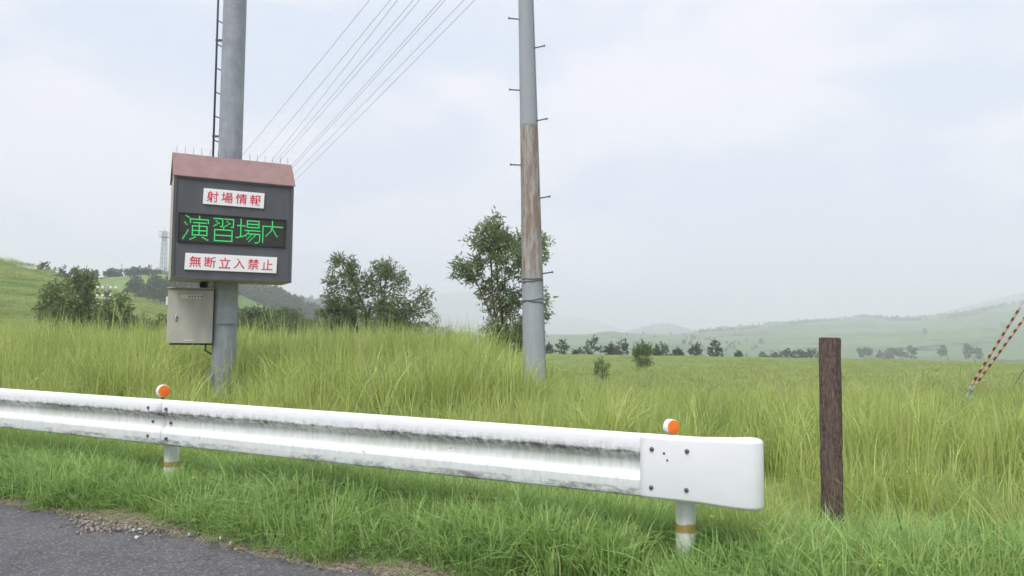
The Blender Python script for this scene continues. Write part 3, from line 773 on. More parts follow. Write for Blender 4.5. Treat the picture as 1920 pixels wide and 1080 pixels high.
# ------------------------------------------------------------------ information sign on its steel pole
TH = R(27)
SN = Vector((math.sin(TH), -math.cos(TH), 0)); SX = Vector((math.cos(TH), math.sin(TH), 0)); SZ = Vector((0, 0, 1))
def build_sign():
    YP = 11.6
    pb = at(419, 690, YP); ptop = at(441, 0, YP)
    base = Vector((pb.x, pb.y, gz(pb.x, pb.y)))
    lean = (ptop - pb) / (ptop.z - pb.z)                            # the pole's slight lean
    def pole(z): return Vector((pb.x, pb.y, 0)) + Vector((lean.x * (z - pb.z), lean.y * (z - pb.z), z))
    t = thing('information_sign', 'dark display board with red and white placards on a tall grey steel pole', 'sign', base)
    ztop = 9.2
    zs = [base.z - .1, 2.2, 4.0, ztop]
    po = MB().tube([pole(z) for z in zs], [.181, .180, .178, .172], 40).build('pole', M['steel_grey'], t, True, 40)
    MB().box((base.x, base.y, base.z + .03), (.62, .62, .03)).build('base_plate', M['steel_grey'], t)
    for k in range(8):
        a = k * math.pi / 4 + .35; d = Vector((math.cos(a), math.sin(a), 0)); s = Vector((-d.y, d.x, 0))
        c = pole(base.z); vs = []
        for sg in (-.006, .006):
            for (r_, z) in ((.165, .04), (.33, .04), (.33, .10), (.185, .44), (.165, .44)): vs.append(c + d * r_ + s * sg + SZ * z)
        MB().add(vs, [(0, 1, 2, 3, 4), (9, 8, 7, 6, 5)] + [(i, (i + 1) % 5 + 0, (i + 1) % 5 + 5, i + 5)[::-1] for i in range(5)]).build('gusset', M['steel_grey'], t)
    # hatch plate on the pole: a bent sheet standing a little off it
    c0 = on_plane(425, 576, pole(1.6) - Vector((0, .19, 0)), Vector((0, -1, 0)))
    hv = []; nseg = 8
    vd = (Vector((0, 0, EYE)) - pole(1.6)); vd.z = 0; vd.normalize(); a0 = math.atan2(vd.y, vd.x) + .22
    zt, zb = at(425, 545, YP - .18).z, at(425, 607, YP - .18).z
    for (z, r_) in ((zb, .220), (zt, .200)):
        for i in range(nseg + 1):
            a = a0 + R(-44 + 88 * i / nseg); q = pole(z); hv.append(q + Vector((math.cos(a), math.sin(a), 0)) * r_)
    for (z, r_) in ((zb, .18), (zt, .18)):
        for i in range(nseg + 1):
            a = a0 + R(-44 + 88 * i / nseg); q = pole(z); hv.append(q + Vector((math.cos(a), math.sin(a), 0)) * r_)
    k = nseg + 1; fs = [(i, i + 1, k + i + 1, k + i) for i in range(nseg)] + [(2 * k + i + 1, 2 * k + i, i, i + 1)[::-1] for i in range(nseg)] + [(k + i, k + i + 1, 3 * k + i + 1, 3 * k + i) for i in range(nseg)]
    fs += [(0, k, 3 * k, 2 * k), (nseg, 2 * k + nseg, 3 * k + nseg, k + nseg)]
    MB().add(hv, fs).build('access_hatch', M['steel_grey'], t, True, 30)

    # the box: front plane through its face
    zc = 2.9; P0 = pole(zc) + SN * .58
    up = (SZ + SX * (lean.x * .9)).normalized()
    def S(px, py, off=0.0): return on_plane(px, py, P0 + SN * off, SN)
    bl, br_, tl, tr = S(318, 522), S(546, 530), S(328, 331), S(551, 346)
    w = ((br_ - bl).length + (tr - tl).length) / 2; h = ((tl - bl).dot(up) + (tr - br_).dot(up)) / 2
    cen = (bl + br_ + tl + tr) / 4
    dep = .80
    AX = (SX, SN, up)
    def L(a, b, c): return cen + SX * a + up * b + SN * c            # a across, b up, c out from the face
    body = MB()
    body.box(L(0, 0, -dep / 2 - .012), (w, dep - .02, h), AX, .006)
    body.build('sign_box', M['sign_side'], t)
    # face: a frame lip and the panel behind it
    fr = MB()
    for (a, b, sa, sb) in ((-w / 2 + .02, 0, .04, h), (w / 2 - .02, 0, .04, h), (0, -h / 2 + .02, w - .08, .04), (0, h / 2 - .02, w - .08, .04)):
        fr.box(L(a, b, .004), (sa, .03, sb), AX, .003)
    fr.build('face_frame', M['sign_face'], t)
    MB().box(L(0, 0, -.008), (w - .082, .02, h - .082), AX).build('face_panel', M['sign_face'], t)
    # roof: two slopes with a ridge, each slope its own sheet
    ri = .40; ov = .035
    hw = w / 2 + .02
    def slope(c_eave, c_ridge):
        v = []
        for th in (0, -.012):
            v += [L(-hw, h / 2 + .0 + th, c_eave), L(hw, h / 2 + .0 + th, c_eave), L(hw, h / 2 + ri + th, c_ridge), L(-hw, h / 2 + ri + th, c_ridge)]
        f = [(0, 1, 2, 3), (7, 6, 5, 4), (0, 4, 5, 1), (1, 5, 6, 2), (2, 6, 7, 3), (3, 7, 4, 0)]
        return MB().add(v, f)
    slope(ov, -.34).build('roof_slope', M['sign_roof'], t)
    slope(-dep - ov, -.36).build('roof_slope', M['sign_roof'], t)
    for s in (-1, 1):
        a = s * (w / 2 - .004); v = [L(a, h / 2 - .001, -.01), L(a, h / 2 - .001, -dep), L(a, h / 2 + ri - .02, -.35), L(a - s * .012, h / 2 - .001, -.01), L(a - s * .012, h / 2 - .001, -dep), L(a - s * .012, h / 2 + ri - .02, -.35)]
        MB().add(v, [(0, 1, 2), (5, 4, 3), (0, 3, 4, 1), (1, 4, 5, 2), (2, 5, 3, 0)]).build('gable', M['sign_roof'], t)
    # bird spikes along the ridge
    sp = None
    for i in range(15):
        a = -hw + .06 + (2 * hw - .12) * i / 14
        q = MB().tube([L(a, h / 2 + ri - .01, -.345), L(a + random.uniform(-.006, .006), h / 2 + ri + .105, -.345)], .0028, 5); q.build('bird_spike', M['dark_steel'], t)
    # placards with red lettering
    font_txt(t, '射場情報', S, L, (382, 354), (495, 362), (495, 391), (380, 383), .83)
    font_txt(t, '無断立入禁止', S, L, (347, 474), (519, 483), (518, 513), (346, 505), .80)
    # display board
    c = [S(x, y) for x, y in ((336.7, 401.5), (534, 413), (532, 463), (335.5, 452))]
    pc = sum(c, Vector()) / 4; pw = ((c[1] - c[0]).length + (c[2] - c[3]).length) / 2; ph = ((c[0] - c[3]).length + (c[1] - c[2]).length) / 2
    bd = MB().box(pc - SN * .001, (pw, .03, ph), AX).build('led_board', M['led_board'], t)
    fb = MB()
    for (a, b, sa, sb) in ((0, ph / 2 + .008, pw + .032, .016), (0, -ph / 2 - .008, pw + .032, .016), (-pw / 2 - .008, 0, .016, ph), (pw / 2 + .008, 0, .016, ph)):
        fb.box(pc + SX * a + up * b + SN * .008, (sa, .03, sb), AX)
    fb.build('frame', M['black'], bd)
    pit = pw / 97.5; piy = ph / 24.6
    def dot(mb, gx, gy, r_=.36, out=.0158):
        q = pc + SX * ((gx - 48.2) * pit) + up * ((11.9 - gy) * piy) + SN * out
        mb.add([q + SX * (math.cos(a) * r_ * pit) + up * (math.sin(a) * r_ * piy) for a in (R(45), R(135), R(225), R(315))], [(0, 1, 2, 3)])
    lit = set(); off = MB()
    for name, strokes in LED:
        cells = set()
        for st in strokes:
            for (x0, y0), (x1, y1) in zip(st, st[1:]):
                n = max(1, int(max(abs(x1 - x0), abs(y1 - y0)) * 1.2))
                for i in range(n + 1): cells.add((round(x0 + (x1 - x0) * i / n), round(y0 + (y1 - y0) * i / n)))
        mb = MB()
        for (x, y) in sorted(cells): dot(mb, x, y, .62)
        lit |= cells; tag(mb.build('lit_character', M['led_green'], bd), kind='stuff')
    for x in range(96):
        for y in range(24):
            if (x, y) not in lit: dot(off, x, y, .34, .0155)
    o = off.build('unlit_diodes', M['led_off'], bd); tag(o, kind='stuff')
    # ladder up the left of the pole
    lo, hi = L(0, h / 2 + .25, 0).z, ztop - .1
    side = (Vector((-1, .0, 0))).normalized(); bk = Vector((-.12, .45, 0))
    la = []
    for off_ in (Vector((-.262, -.02, 0)), Vector((-.14, .34, 0))):
        la.append(off_)
    ld = MB().tube([pole(lo) + la[0], pole(hi) + la[0]], .017, 8).build('ladder_rail', M['dark_steel'], t, True)
    MB().tube([pole(lo) + la[1], pole(hi) + la[1]], .017, 8).build('ladder_rail', M['dark_steel'], t, True)
    z = lo + .1; i = 0
    while z < hi:
        MB().tube([pole(z) + la[0], pole(z) + la[1]], .010, 6).build('ladder_rung', M['dark_steel'], t, True)
        if i % 4 == 1: MB().box((pole(z + .06) + (la[0] + Vector((-.15, -.02, 0))) / 2 - Vector((.02, 0, 0))), (.11, .03, .03)).build('ladder_clamp', M['dark_steel'], t)
        z += .385; i += 1
    # small camera-like lamp under the box, left of the pole
    lc = on_plane(386, 535, pole(2.1) + Vector((0, -.1, 0)), Vector((0, -1, 0)))
    lm = MB().tube([lc + Vector((-.02, -.07, -.01)), lc + Vector((-.02, -.06, 0)), lc + Vector((-.02, .08, .01))], [.045, .055, .05], 14).build('spot_camera', M['black'], t, True, 40)
    MB().box(lc + Vector((.06, .02, .0)), (.08, .06, .07), None, .01).build('housing', M['white_plastic'], lm)
    CLEAR.append((base.x + .1, base.y - .7, 1.0, .62))
    # control cabinet hung on the pole's left
    Yc = YP - .12
    cb = at(353, 645, Yc); cab = thing('control_cabinet', 'beige grey steel control cabinet fixed to the sign pole', 'cabinet', (cb.x, cb.y, cb.z))
    cx0, cx1 = at(313, 592, Yc - .14), at(394, 592, Yc - .14); zt, zb = at(353, 541, Yc - .14).z, at(353, 644, Yc - .14).z
    cw = cx1.x - cx0.x; ch = zt - zb; cc = Vector(((cx0.x + cx1.x) / 2, Yc, (zt + zb) / 2)); tilt = lean.x
    rot = Matrix.Rotation(R(10), 3, 'Z'); A3 = (rot @ Vector((1, 0, 0)), rot @ Vector((0, 1, 0)), (Vector((tilt * .9, 0, 1))).normalized())
    def Cp(a, b, c): return cc + A3[0] * a + A3[1] * b + A3[2] * c
    MB().box(Cp(0, .0, 0), (cw - .03, .24, ch - .015), A3, .006).build('body', M['cabinet'], cab)
    MB().box(Cp(0, -.02, ch / 2 + .006), (cw + .01, .30, .018), A3, .004).build('rain_hood', M['cabinet'], cab)
    dr = MB().box(Cp(0, -.134, -.01), (cw, .024, ch - .03), A3, .006).build('door', M['cabinet'], cab)
    hp = Cp(-cw * .30, -.15, -ch * .02)
    hd = MB().tube([hp, hp - A3[1] * .022], .022, 16).build('handle', M['bolt'], dr, True, 40)
    MB().box(hp - A3[1] * .022 + A3[2] * .0, (.016, .016, .045), A3, .004).build('knob', M['white_plastic'], dr)
    MB().tube([hp - A3[2] * .06, hp - A3[2] * .06 - A3[1] * .006], .010, 10).build('keyhole', M['bolt'], dr)
    pl_ = Cp(.01, -.1475, ch * .355)
    MB().box(pl_, (cw * .47, .004, .055), A3).build('name_plate', M['plate'], dr)
    for i in range(6):                                              # print too small to read in the photograph: six dark marks
        MB().box(pl_ + A3[0] * (-.07 + .043 * i) - A3[1] * .0025, (.024 if i else .012, .002, .026 if i else .006), A3).build('print_mark', M['bolt'], dr)
    MB().box(Cp(.0, -.1475, -ch * .44), (cw * .2, .004, .016), A3).build('maker_plate', M['plate'], dr)
    MB().box(Cp(-cw / 2 - .022, -.02, ch * .27), (.05, .09, .13), A3, .008).build('meter_box', M['white_plastic'], cab)
    for zz_ in (.30, -.32):
        MB().box(Cp(cw / 2 + .03, .02, ch * zz_), (.10, .05, .03), A3).build('pole_bracket', M['dark_steel'], cab)
    MB().box(Cp(.0, -.01, -ch / 2 - .012), (cw * .9, .16, .022), A3).build('gland_strip', M['black'], cab)
    q = Cp(cw * .30, .04, -ch / 2 - .01); MB().tube([q, q - Vector((0, 0, .10)), q + Vector((.10, .05, -.17)), q + Vector((.30, .10, -.18))], .016, 8).build('conduit', M['dark_steel'], cab, True)
    return t
# strokes of the four lit characters on a grid of 96 x 24 diodes
LED = [
 ('en', [[(5, 1), (8, 3)], [(4, 7), (6, 9)], [(3, 22), (7, 14)], [(17, 1), (17, 4)], [(9, 7), (9, 4), (25, 4), (25, 7)], [(12, 7), (23, 7)], [(17, 7), (17, 18)],
         [(11, 18), (11, 10), (24, 10), (24, 18), (11, 18)], [(11, 14), (24, 14)], [(9, 22), (12, 21), (14, 20)], [(20, 20), (22, 21), (25, 22)]]),
 ('shu', [[(30, 2), (38, 2), (38, 9), (36, 9)], [(32, 4), (34, 6)], [(30, 9), (35, 6)], [(40, 2), (48, 2), (48, 9), (46, 9)], [(42, 4), (44, 6)], [(40, 9), (45, 6)],
          [(40, 9), (38, 12)], [(31, 22), (31, 12), (47, 12), (47, 22), (31, 22)], [(31, 17), (47, 17)]]),
 ('jo', [[(55, 1), (55, 17)], [(52, 7), (59, 7)], [(51, 18), (55, 17), (60, 16)], [(61, 8), (61, 2), (72, 2), (72, 8), (61, 8)], [(61, 5), (72, 5)], [(59, 11), (73, 11)],
         [(63, 11), (60, 15)], [(62, 14), (73, 14), (73, 20), (71, 22), (69, 22)], [(66, 14), (61, 19)], [(70, 14), (63, 21)]]),
 ('nai', [[(76, 21), (76, 6), (95, 6)], [(85, 1), (85, 6), (84, 10), (79, 15)], [(85, 8), (87, 11), (90, 15)]]),
]
def font_txt(t, txt, S, L, p0, p1, p2, p3, fill):
    c = [S(*p) for p in (p0, p1, p2, p3)]
    pc = sum(c, Vector()) / 4; pw = ((c[1] - c[0]).length + (c[2] - c[3]).length) / 2; ph = ((c[0] - c[3]).length + (c[1] - c[2]).length) / 2
    ax = ((c[1] - c[0]) + (c[2] - c[3])).normalized(); up = (SZ + SX * .03).normalized(); ax = SX
    pl = MB().box(pc + SN * .012, (pw, .022, ph), (ax, SN, up), .003).build('placard', M['placard'], t)
    n = len(txt); cell = pw * .94 / n
    size = min(cell * .80, ph * .80)
    org = ORG[pl.name]
    for i, ch in enumerate(txt):
        cu = bpy.data.curves.new('character', 'FONT'); cu.body = ch; cu.size = 1.0; cu.resolution_u = 3; cu.offset = 0.008
        tmp = bpy.data.objects.new('character', cu); COL.objects.link(tmp)
        dg = bpy.context.evaluated_depsgraph_get(); me = bpy.data.meshes.new_from_object(tmp.evaluated_get(dg))
        bpy.data.objects.remove(tmp); me.name = 'character'
        co = np.array([v.co[:] for v in me.vertices])
        lo, hi = co.min(0), co.max(0); ctr = (lo + hi) / 2; sc = size / max(hi[0] - lo[0], hi[1] - lo[1])
        pcx = pc + SX * ((i - (n - 1) / 2) * cell) + SN * .0255
        for v in me.vertices:
            q = pcx + SX * ((v.co.x - ctr[0]) * sc) + up * ((v.co.y - ctr[1]) * sc); v.co = q - org
        me.materials.clear(); me.materials.append(M['red_ink'])
        o = bpy.data.objects.new('character', me); COL.objects.link(o); o.parent = pl
build_sign()

# ------------------------------------------------------------------ utility pole
def build_pole():
    Y = 12.0
    b, top = at(1002, 700, Y), at(985.5, 0, Y)
    base = Vector((b.x, Y, gz(b.x, Y)))
    ln = (top - b) / (top.z - b.z)
    def P(z): return b + ln * (z - b.z)
    def rad(z): return np.interp(z, [0, .7, 6.6, 9.5], [.188, .180, .121, .10])
    t = thing('utility_pole', 'round grey utility pole with brown peeling patches and metal climbing steps', 'utility pole', base)
    zs = np.linspace(base.z - .1, 9.4, 16)
    MB().tube([P(z) for z in zs], [rad(z) for z in zs], 40).build('shaft', M['pole_concrete'], t, True, 40)
    # joint ring where paint starts, and two wire bands
    z = at(990, 236, Y).z; MB().tube([P(z - .012), P(z + .012)], rad(z) + .003, 40).build('joint_ring', M['steel_grey'], t, True, 40)
    for py, tl in ((524, .0), (528, .02), (563, .03), (566, -.02)):
        z = at(1000, py, Y).z; c = P(z); r_ = rad(z) + .005; ring = []
        for k in range(33):
            a = 2 * math.pi * k / 32; ring.append(c + Vector((math.cos(a) * r_, math.sin(a) * r_, tl * math.cos(a) + .006 * math.sin(5 * a))))
        MB().tube(ring, .007, 6, False).build('wire_band', M['dark_steel'], t, True)
    for s, pys in ((-1, (38, 171, 311)), (1, (92, 228, 373, 514))):
        for py in pys:
            z = at(990, py, Y).z; c = P(z); d = Vector((s * .96, -.25, 0.03)).normalized()
            a, e = c + d * (rad(z) - .02), c + d * (rad(z) + .165) + Vector((0, 0, -.01 if s < 0 else .02))
            sp = MB().tube([a, e], .011, 8).build('climbing_step', M['dark_steel'], t, True)
            MB().tube([e - d * .004, e + d * .012], .020, 10).build('head', M['dark_steel'], sp, True, 40)
    gw = Vector((math.cos(R(-12)), math.sin(R(-12)), 0))
    MB().tube([P(z) + gw * (rad(z) + .006) for z in np.linspace(base.z, 9.2, 12)], .008, 6).build('earth_wire', M['strand'], t, True)
    CLEAR.append((base.x, base.y - .6, .9, .35))
build_pole()

# ------------------------------------------------------------------ brown marker post
def build_post():
    x, y = at(1561, 1005, 4.9).x, 4.9
    base = Vector((x, y, gz(x, y)))
    top = at(1555.5, 634, 4.9)
    t = thing('marker_post', 'round brown post with ridged bark surface standing beside the guardrail end', 'post', base)
    seg, rings = 72, 60; vs, fs = [], []
    g = random.Random(4); ph = [g.uniform(0, 6.28) for _ in range(40)]
    for i in range(rings):
        f = i / (rings - 1); z = base.z - .08 + (top.z - base.z + .08) * f; c = Vector((x + (top.x - x) * f, y, z))
        for k in range(seg):
            a = 2 * math.pi * k / seg
            w = a * 13 + 1.3 * math.sin(z * 9 + a * 3 + ph[0]) + .9 * math.sin(z * 21 + a * 5 + ph[1])
            rr = .0645 + 0.0034 * math.sin(w) + .0020 * math.sin(a * 29 + 1.6 * math.sin(z * 15 + ph[2])) + .001 * math.sin(z * 43 + a * 7)
            vs.append(c + Vector((math.cos(a) * rr, math.sin(a) * rr, 0)))
    for i in range(rings - 1):
        for k in range(seg): k2 = (k + 1) % seg; fs.append((i * seg + k, i * seg + k2, (i + 1) * seg + k2, (i + 1) * seg + k))
    MB().add(vs, fs).build('shaft', M['bark_brown'], t, True)
    MB().tube([Vector((top.x, y, top.z - .01)), Vector((top.x, y, top.z + .004))], [.062, .058], 40).build('top_cap', M['bark_brown'], t, True, 40)
    CLEAR.append((x, y - .25, .45, .45))
build_post()

# ------------------------------------------------------------------ guy wires with striped guards, and their pole outside the frame
def build_guys():
    m = mat('guard_stripe', (.6, .25, .03), .5); k = N(m)
    uv = k.node('ShaderNodeTexCoord'); sp = k.node('ShaderNodeSeparateXYZ'); k.l.new(uv.outputs['UV'], sp.inputs[0])
    fr = k.math('FRACT', sp.outputs[0]); k.color(k.mix(k.ramp(fr, [(.50, 0), (.52, 1)], 'CONSTANT'), (.50, .27, .14), (.02, .02, .02)))
    A = at(1790, 775, 10.4); A = Vector((A.x, A.y, gz(A.x, A.y) - .05)); 
    Bp = Vector((11.6, 10.9, gz(11.6, 10.9)))
    t = thing('stay_pole', 'grey concrete pole that the striped guy wires hold', 'utility pole', Bp)
    MB().tube([Bp, Bp + Vector((0, 0, 9.5))], [.17, .11], 24).build('shaft', M['pole_concrete'], t, True, 40)
    items = [((1822, 721), (1912, 577)), ((1829, 722), (1936, 575))]
    for i, (p, q) in enumerate(items):
        a, b = at(*p, 10.4), at(*q, 10.45 + .05 * i); d = (b - a).normalized()
        low = at(1791 + 5 * i, 772, 10.35); low.z = gz(low.x, low.y)
        s = (Bp.x - .1 - a.x) / d.x; hi = a + d * s
        g = thing('guy_wire', ('guy wire with an orange and black striped guard, lower of the pair' if i else 'guy wire with an orange and black striped guard, upper of the pair'), 'guy wire', low, 'striped guy wires of the pair')
        MB().tube([low, a, hi], .006, 6).build('strand', M['strand'], g, True)
        n = 2; ob = MB().tube([a, b], .016, 12).build('striped_guard', m, g, True, 40)
        ul = ob.data.uv_layers.new(name='UVMap'); ln = (b - a).length
        for lp in ob.data.loops:
            f = (ob.data.vertices[lp.vertex_index].co + ORG[g.name] - a).dot(d); ul.data[lp.index].uv = (f / .125, 0)
        if i == 0: MB().tube([low - Vector((0, 0, .1)), low.lerp(a, .8)], .011, 8).build('anchor_rod', M['strand'], g, True)
        MB().tube([a - d * .12, a - d * .02], .013, 8).build('clamp', M['strand'], g, True)
    for i, (p, q, Y) in enumerate((((1887, 797), (1920, 744), 9.0), ((1897, 730), (1922, 690), 15.0))):
        a, b = at(*p, Y), at(*q, Y); d = (b - a).normalized(); a2 = a - d * .5
        g = thing('guy_wire', ('thin pale guy wire rising from the tall grass, without a guard' if i == 0 else 'thin dark guy wire farther out in the field, without a guard'), 'guy wire', a2)
        MB().tube([a2, a + d * (4.5 / d.z)], .006 if i == 0 else .009, 6).build('strand', M['strand'] if i == 0 else M['wire'], g, True)
build_guys()

# ------------------------------------------------------------------ overhead wires on a pole behind the sign
def build_wires():
    Yf = 62.0; fp = at(420, 600, Yf); bz = gz(fp.x, fp.y); ztop = at(420, 345, Yf).z
    t = thing('line_pole', 'slim far power pole with crossarms hidden behind the display board', 'utility pole', (fp.x, fp.y, bz))
    MB().tube([(fp.x, fp.y, bz), (fp.x, fp.y, ztop + .5)], [.19, .12], 16).build('shaft', M['pole_concrete'], t, True)
    ends = [((464, 280), (693, 0)), ((495, 285), (732, 0)), ((522, 286), (745, 0)), ((525, 293), (775, 0)), ((530, 296), (787, 0)), ((549, 308), (827, 0)), ((553, 310), (835, 0)), ((555, 323), (870, 0)), ((558, 334), (890, 0))]
    for z in (ztop - .3, ztop - 2.0):
        MB().box((fp.x, fp.y, z), (4.6, .12, .12), (Vector((.87, .5, 0)), Vector((-.5, .87, 0)), SZ)).build('crossarm', M['steel_grey'], t)
    for i, (a, b) in enumerate(ends):
        dn = 26.0
        pb_ = at(*b, dn); pa = at(*a, 42.0 + .35 * i)
        d = pb_ - pa; far = pa - d * ((Yf - pa.y) / (pb_.y - pa.y) * -1) if False else pa + d * ((Yf - pa.y) / (pb_.y - pa.y)); near = pa + d * ((-14 - pa.y) / (pb_.y - pa.y))
        pts = []
        for k in range(25):
            f = k / 24; q = far.lerp(near, f)
            s1 = (pa.y - q.y) * (pb_.y - q.y) / 256.0                # a shallow sag through the two sighted points
            pts.append(q + Vector((0, 0, .10 * s1)))
        w = MB().tube(pts, .0075, 6).build('power_line', M['wire'])
        w.name = 'power_line'; tag(w, f'thin overhead power line, {("first second third fourth fifth sixth seventh eighth ninth".split())[i]} from the sign pole where they pass above the board', 'power line', 'overhead power lines')
build_wires()

# ------------------------------------------------------------------ trees and shrubs
def make_trees():
    b = px_blobs([(655, 545, 42, 50), (722, 545, 40, 48), (690, 598, 70, 38), (775, 572, 27, 26), (628, 592, 25, 32), (762, 612, 30, 20), (650, 500, 22, 20), (722, 508, 18, 16), (790, 560, 13, 14)], 23, .8)
    tree('willow_tree', 'wide low grey green willow tree behind the grassy bank', base_at(690, 23), b, 800, 15, .20, .18, .040, 'leaf_willow', .05, seed=3, droop=.25, shell=.35)
    b = px_blobs([(920, 455, 38, 28), (950, 490, 46, 40), (884, 508, 32, 22), (940, 552, 40, 36), (950, 612, 38, 34), (928, 628, 30, 24), (992, 470, 34, 40), (1008, 565, 19, 34), (985, 620, 26, 30), (925, 430, 18, 17)], 19, .8)
    tree('willow_tree', 'tall dark leafy willow tree standing behind the peeling utility pole', base_at(955, 19), b, 850, 15, .18, .16, .040, 'leaf_willow', .045, seed=4, droop=.2, shell=.35)
    b = px_blobs([(816, 612, 12, 20), (822, 628, 26, 14), (845, 640, 20, 9)], 21, .8)
    tree('conifer_sapling', 'small pointed green sapling between the two willow trees', base_at(818, 21), b, 70, 12, .10, .10, .02, 'leaf_bush', .02, seed=5, cat='sapling', droop=-.2)
    b = px_blobs([(130, 560, 44, 36), (122, 592, 42, 28), (152, 532, 22, 20), (158, 582, 22, 20)], 34, .8)
    tree('round_bush', 'big dark round bush at the foot of the grassy hill', base_at(130, 34), b, 420, 14, .28, .22, .07, 'leaf_bush', .07, seed=6, cat='bush', shell=.4)
    b = px_blobs([(218, 582, 26, 30), (205, 608, 42, 18), (228, 566, 12, 12), (250, 606, 22, 14)], 31, .8)
    tree('round_bush', 'smaller bush below the rack of white lamps', base_at(215, 31), b, 240, 14, .24, .20, .06, 'leaf_bush', .05, seed=7, cat='bush', shell=.4)
    b = px_blobs([(278, 612, 26, 12), (300, 606, 14, 12)], 29, .8)
    tree('low_shrub', 'low dark shrub just left of the control cabinet', base_at(280, 29), b, 90, 12, .16, .15, .05, 'leaf_bush', .03, seed=8, cat='shrub')
    # shrubs right of the sign pole
    for i, (x, y, rx, ry, lab) in enumerate(((470, 604, 38, 22, 'broad dark shrub right behind the sign pole'), (535, 604, 40, 22, 'dark rounded shrub between the sign pole and the willow'), (592, 616, 24, 12, 'low shrub at the left foot of the wide willow'))):
        b = px_blobs([(x, y, rx, ry), (x + rx * .5, y + ry * .4, rx * .6, ry * .6), (x - rx * .5, y + ry * .4, rx * .6, ry * .6), (x + 6, y - ry * .5, rx * .5, ry * .5)], 46 + 8 * i, .8)
        tree('dark_shrub', lab, base_at(x, 46 + 8 * i), b, 300, 12, .35, .28, .10, 'leaf_bush', .07, seed=20 + i, cat='shrub', shell=.4)
    # brown-green shrub out in the field, and small dark ones
    b = px_blobs([(1204, 688, 12, 12), (1204, 672, 13, 22), (1198, 660, 8, 12), (1211, 662, 8, 13)], 27, 1.0)
    tree('field_shrub', 'upright brownish shrub standing alone in the field', base_at(1204, 27), b, 90, 14, .16, .20, .025, 'leaf_bush', .02, seed=30, cat='shrub', droop=-.5, shell=.2)
    b = px_blobs([(1130, 700, 11, 8), (1130, 690, 12, 10), (1128, 680, 6, 8)], 19, 1.0)
    tree('field_shrub', 'little green shrub near the foot of the utility pole', base_at(1130, 19), b, 40, 12, .09, .12, .02, 'leaf_bush', .015, seed=31, cat='shrub', droop=-.4, shell=.2)
    # the row of trees beyond the field's edge
    row = [(1028, 656, 6, 8), (1053, 650, 11, 13), (1084, 662, 8, 8), (1109, 650, 17, 15), (1143, 655, 6, 10), (1153, 661, 12, 8), (1166, 652, 11, 14), (1203, 654, 13, 12),
           (1231, 661, 5, 9), (1243, 658, 12, 10), (1270, 664, 9, 6), (1304, 657, 12, 12), (1342, 653, 11, 15), (1384, 666, 5, 5)]
    ORD = ['first', 'second', 'third', 'fourth', 'fifth', 'sixth', 'seventh', 'eighth', 'ninth', 'tenth', 'eleventh', 'twelfth', 'thirteenth', 'fourteenth']
    for i, (x, y, rx, ry) in enumerate(row):
        Y = 105 + 14 * ((i * 7) % 4) / 3
        hy = ry
        b = px_blobs([(x, y, rx * .75, hy * .6), (x - rx * .45, y + hy * .45, rx * .6, hy * .45), (x + rx * .45, y + hy * .5, rx * .6, hy * .45), (x + rx * .1, y - hy * .55, rx * .42, hy * .45), (x, y + hy * 1.1, rx * .8, hy * .5)], Y, .9)
        bp = at(x, 0, Y); bs = (bp.x, Y, gz(bp.x, Y) - .05)
        tree('far_tree', f'dark tree beyond the field edge, {ORD[i]} in the row counted from the utility pole', bs, b, 46, 12, .34, .42, .20, 'leaf_pine', .10, 'trees beyond the edge of the field', 50 + i, shell=.3, upw=.5, droop=-.1, nper=3)
    # lower, fainter trees down in the valley on the right
    val = [(1433, 668, 10, 4), (1452, 667, 8, 5), (1480, 663, 13, 8), (1500, 663, 11, 7), (1524, 662, 13, 8), (1616, 659, 5, 4), (1628, 657, 4, 3), (1655, 664, 7, 5), (1666, 662, 6, 7), (1685, 658, 9, 6), (1706, 657, 10, 8), (1768, 655, 4, 6), (1815, 653, 6, 8), (1832, 658, 8, 6)]
    for i, (x, y, rx, ry) in enumerate(val):
        Y = 210 if x < 1540 else 400
        b = px_blobs([(x, y, rx * .8, ry * .7), (x - rx * .4, y + ry * .5, rx * .6, ry * .5), (x + rx * .4, y + ry * .4, rx * .6, ry * .5), (x, y + ry * 1.2, rx * .8, ry * .6)], Y, .9)
        bp = at(x, 0, Y); bs = (bp.x, Y, gz(bp.x, Y) - .05)
        tree('valley_tree', (f'dark valley tree, {ORD[4 - i]} one counted away from the brown marker post' if x < 1540 else f'faint valley tree, {ORD[i - 5]} from the brown marker post towards the striped guy wires'), bs, b, 34, 10, .5 * Y / 210, .8 * Y / 210, .45 * Y / 210, 'leaf_pine', .12,
             'valley trees behind the marker post' if x < 1540 else 'faint valley trees right of the marker post', 80 + i, shell=.3, nper=2)
    # trees along the crest on the left
    cr = [(82, 505, 11, 19, 125, 'tall ragged pine on the hill crest, highest of the hilltop trees'), (112, 512, 16, 14, 130, None), (134, 518, 14, 16, 135, None), (72, 535, 16, 8, 118, None),
          (152, 514, 13, 10, 240, None), (174, 514, 10, 6, 250, None), (206, 512, 10, 6, 258, None), (217, 511, 10, 6, 258, None), (243, 510, 13, 7, 258, None), (256, 509, 12, 7, 258, None), (275, 508, 11, 7, 258, None), (292, 511, 10, 5, 258, None)]
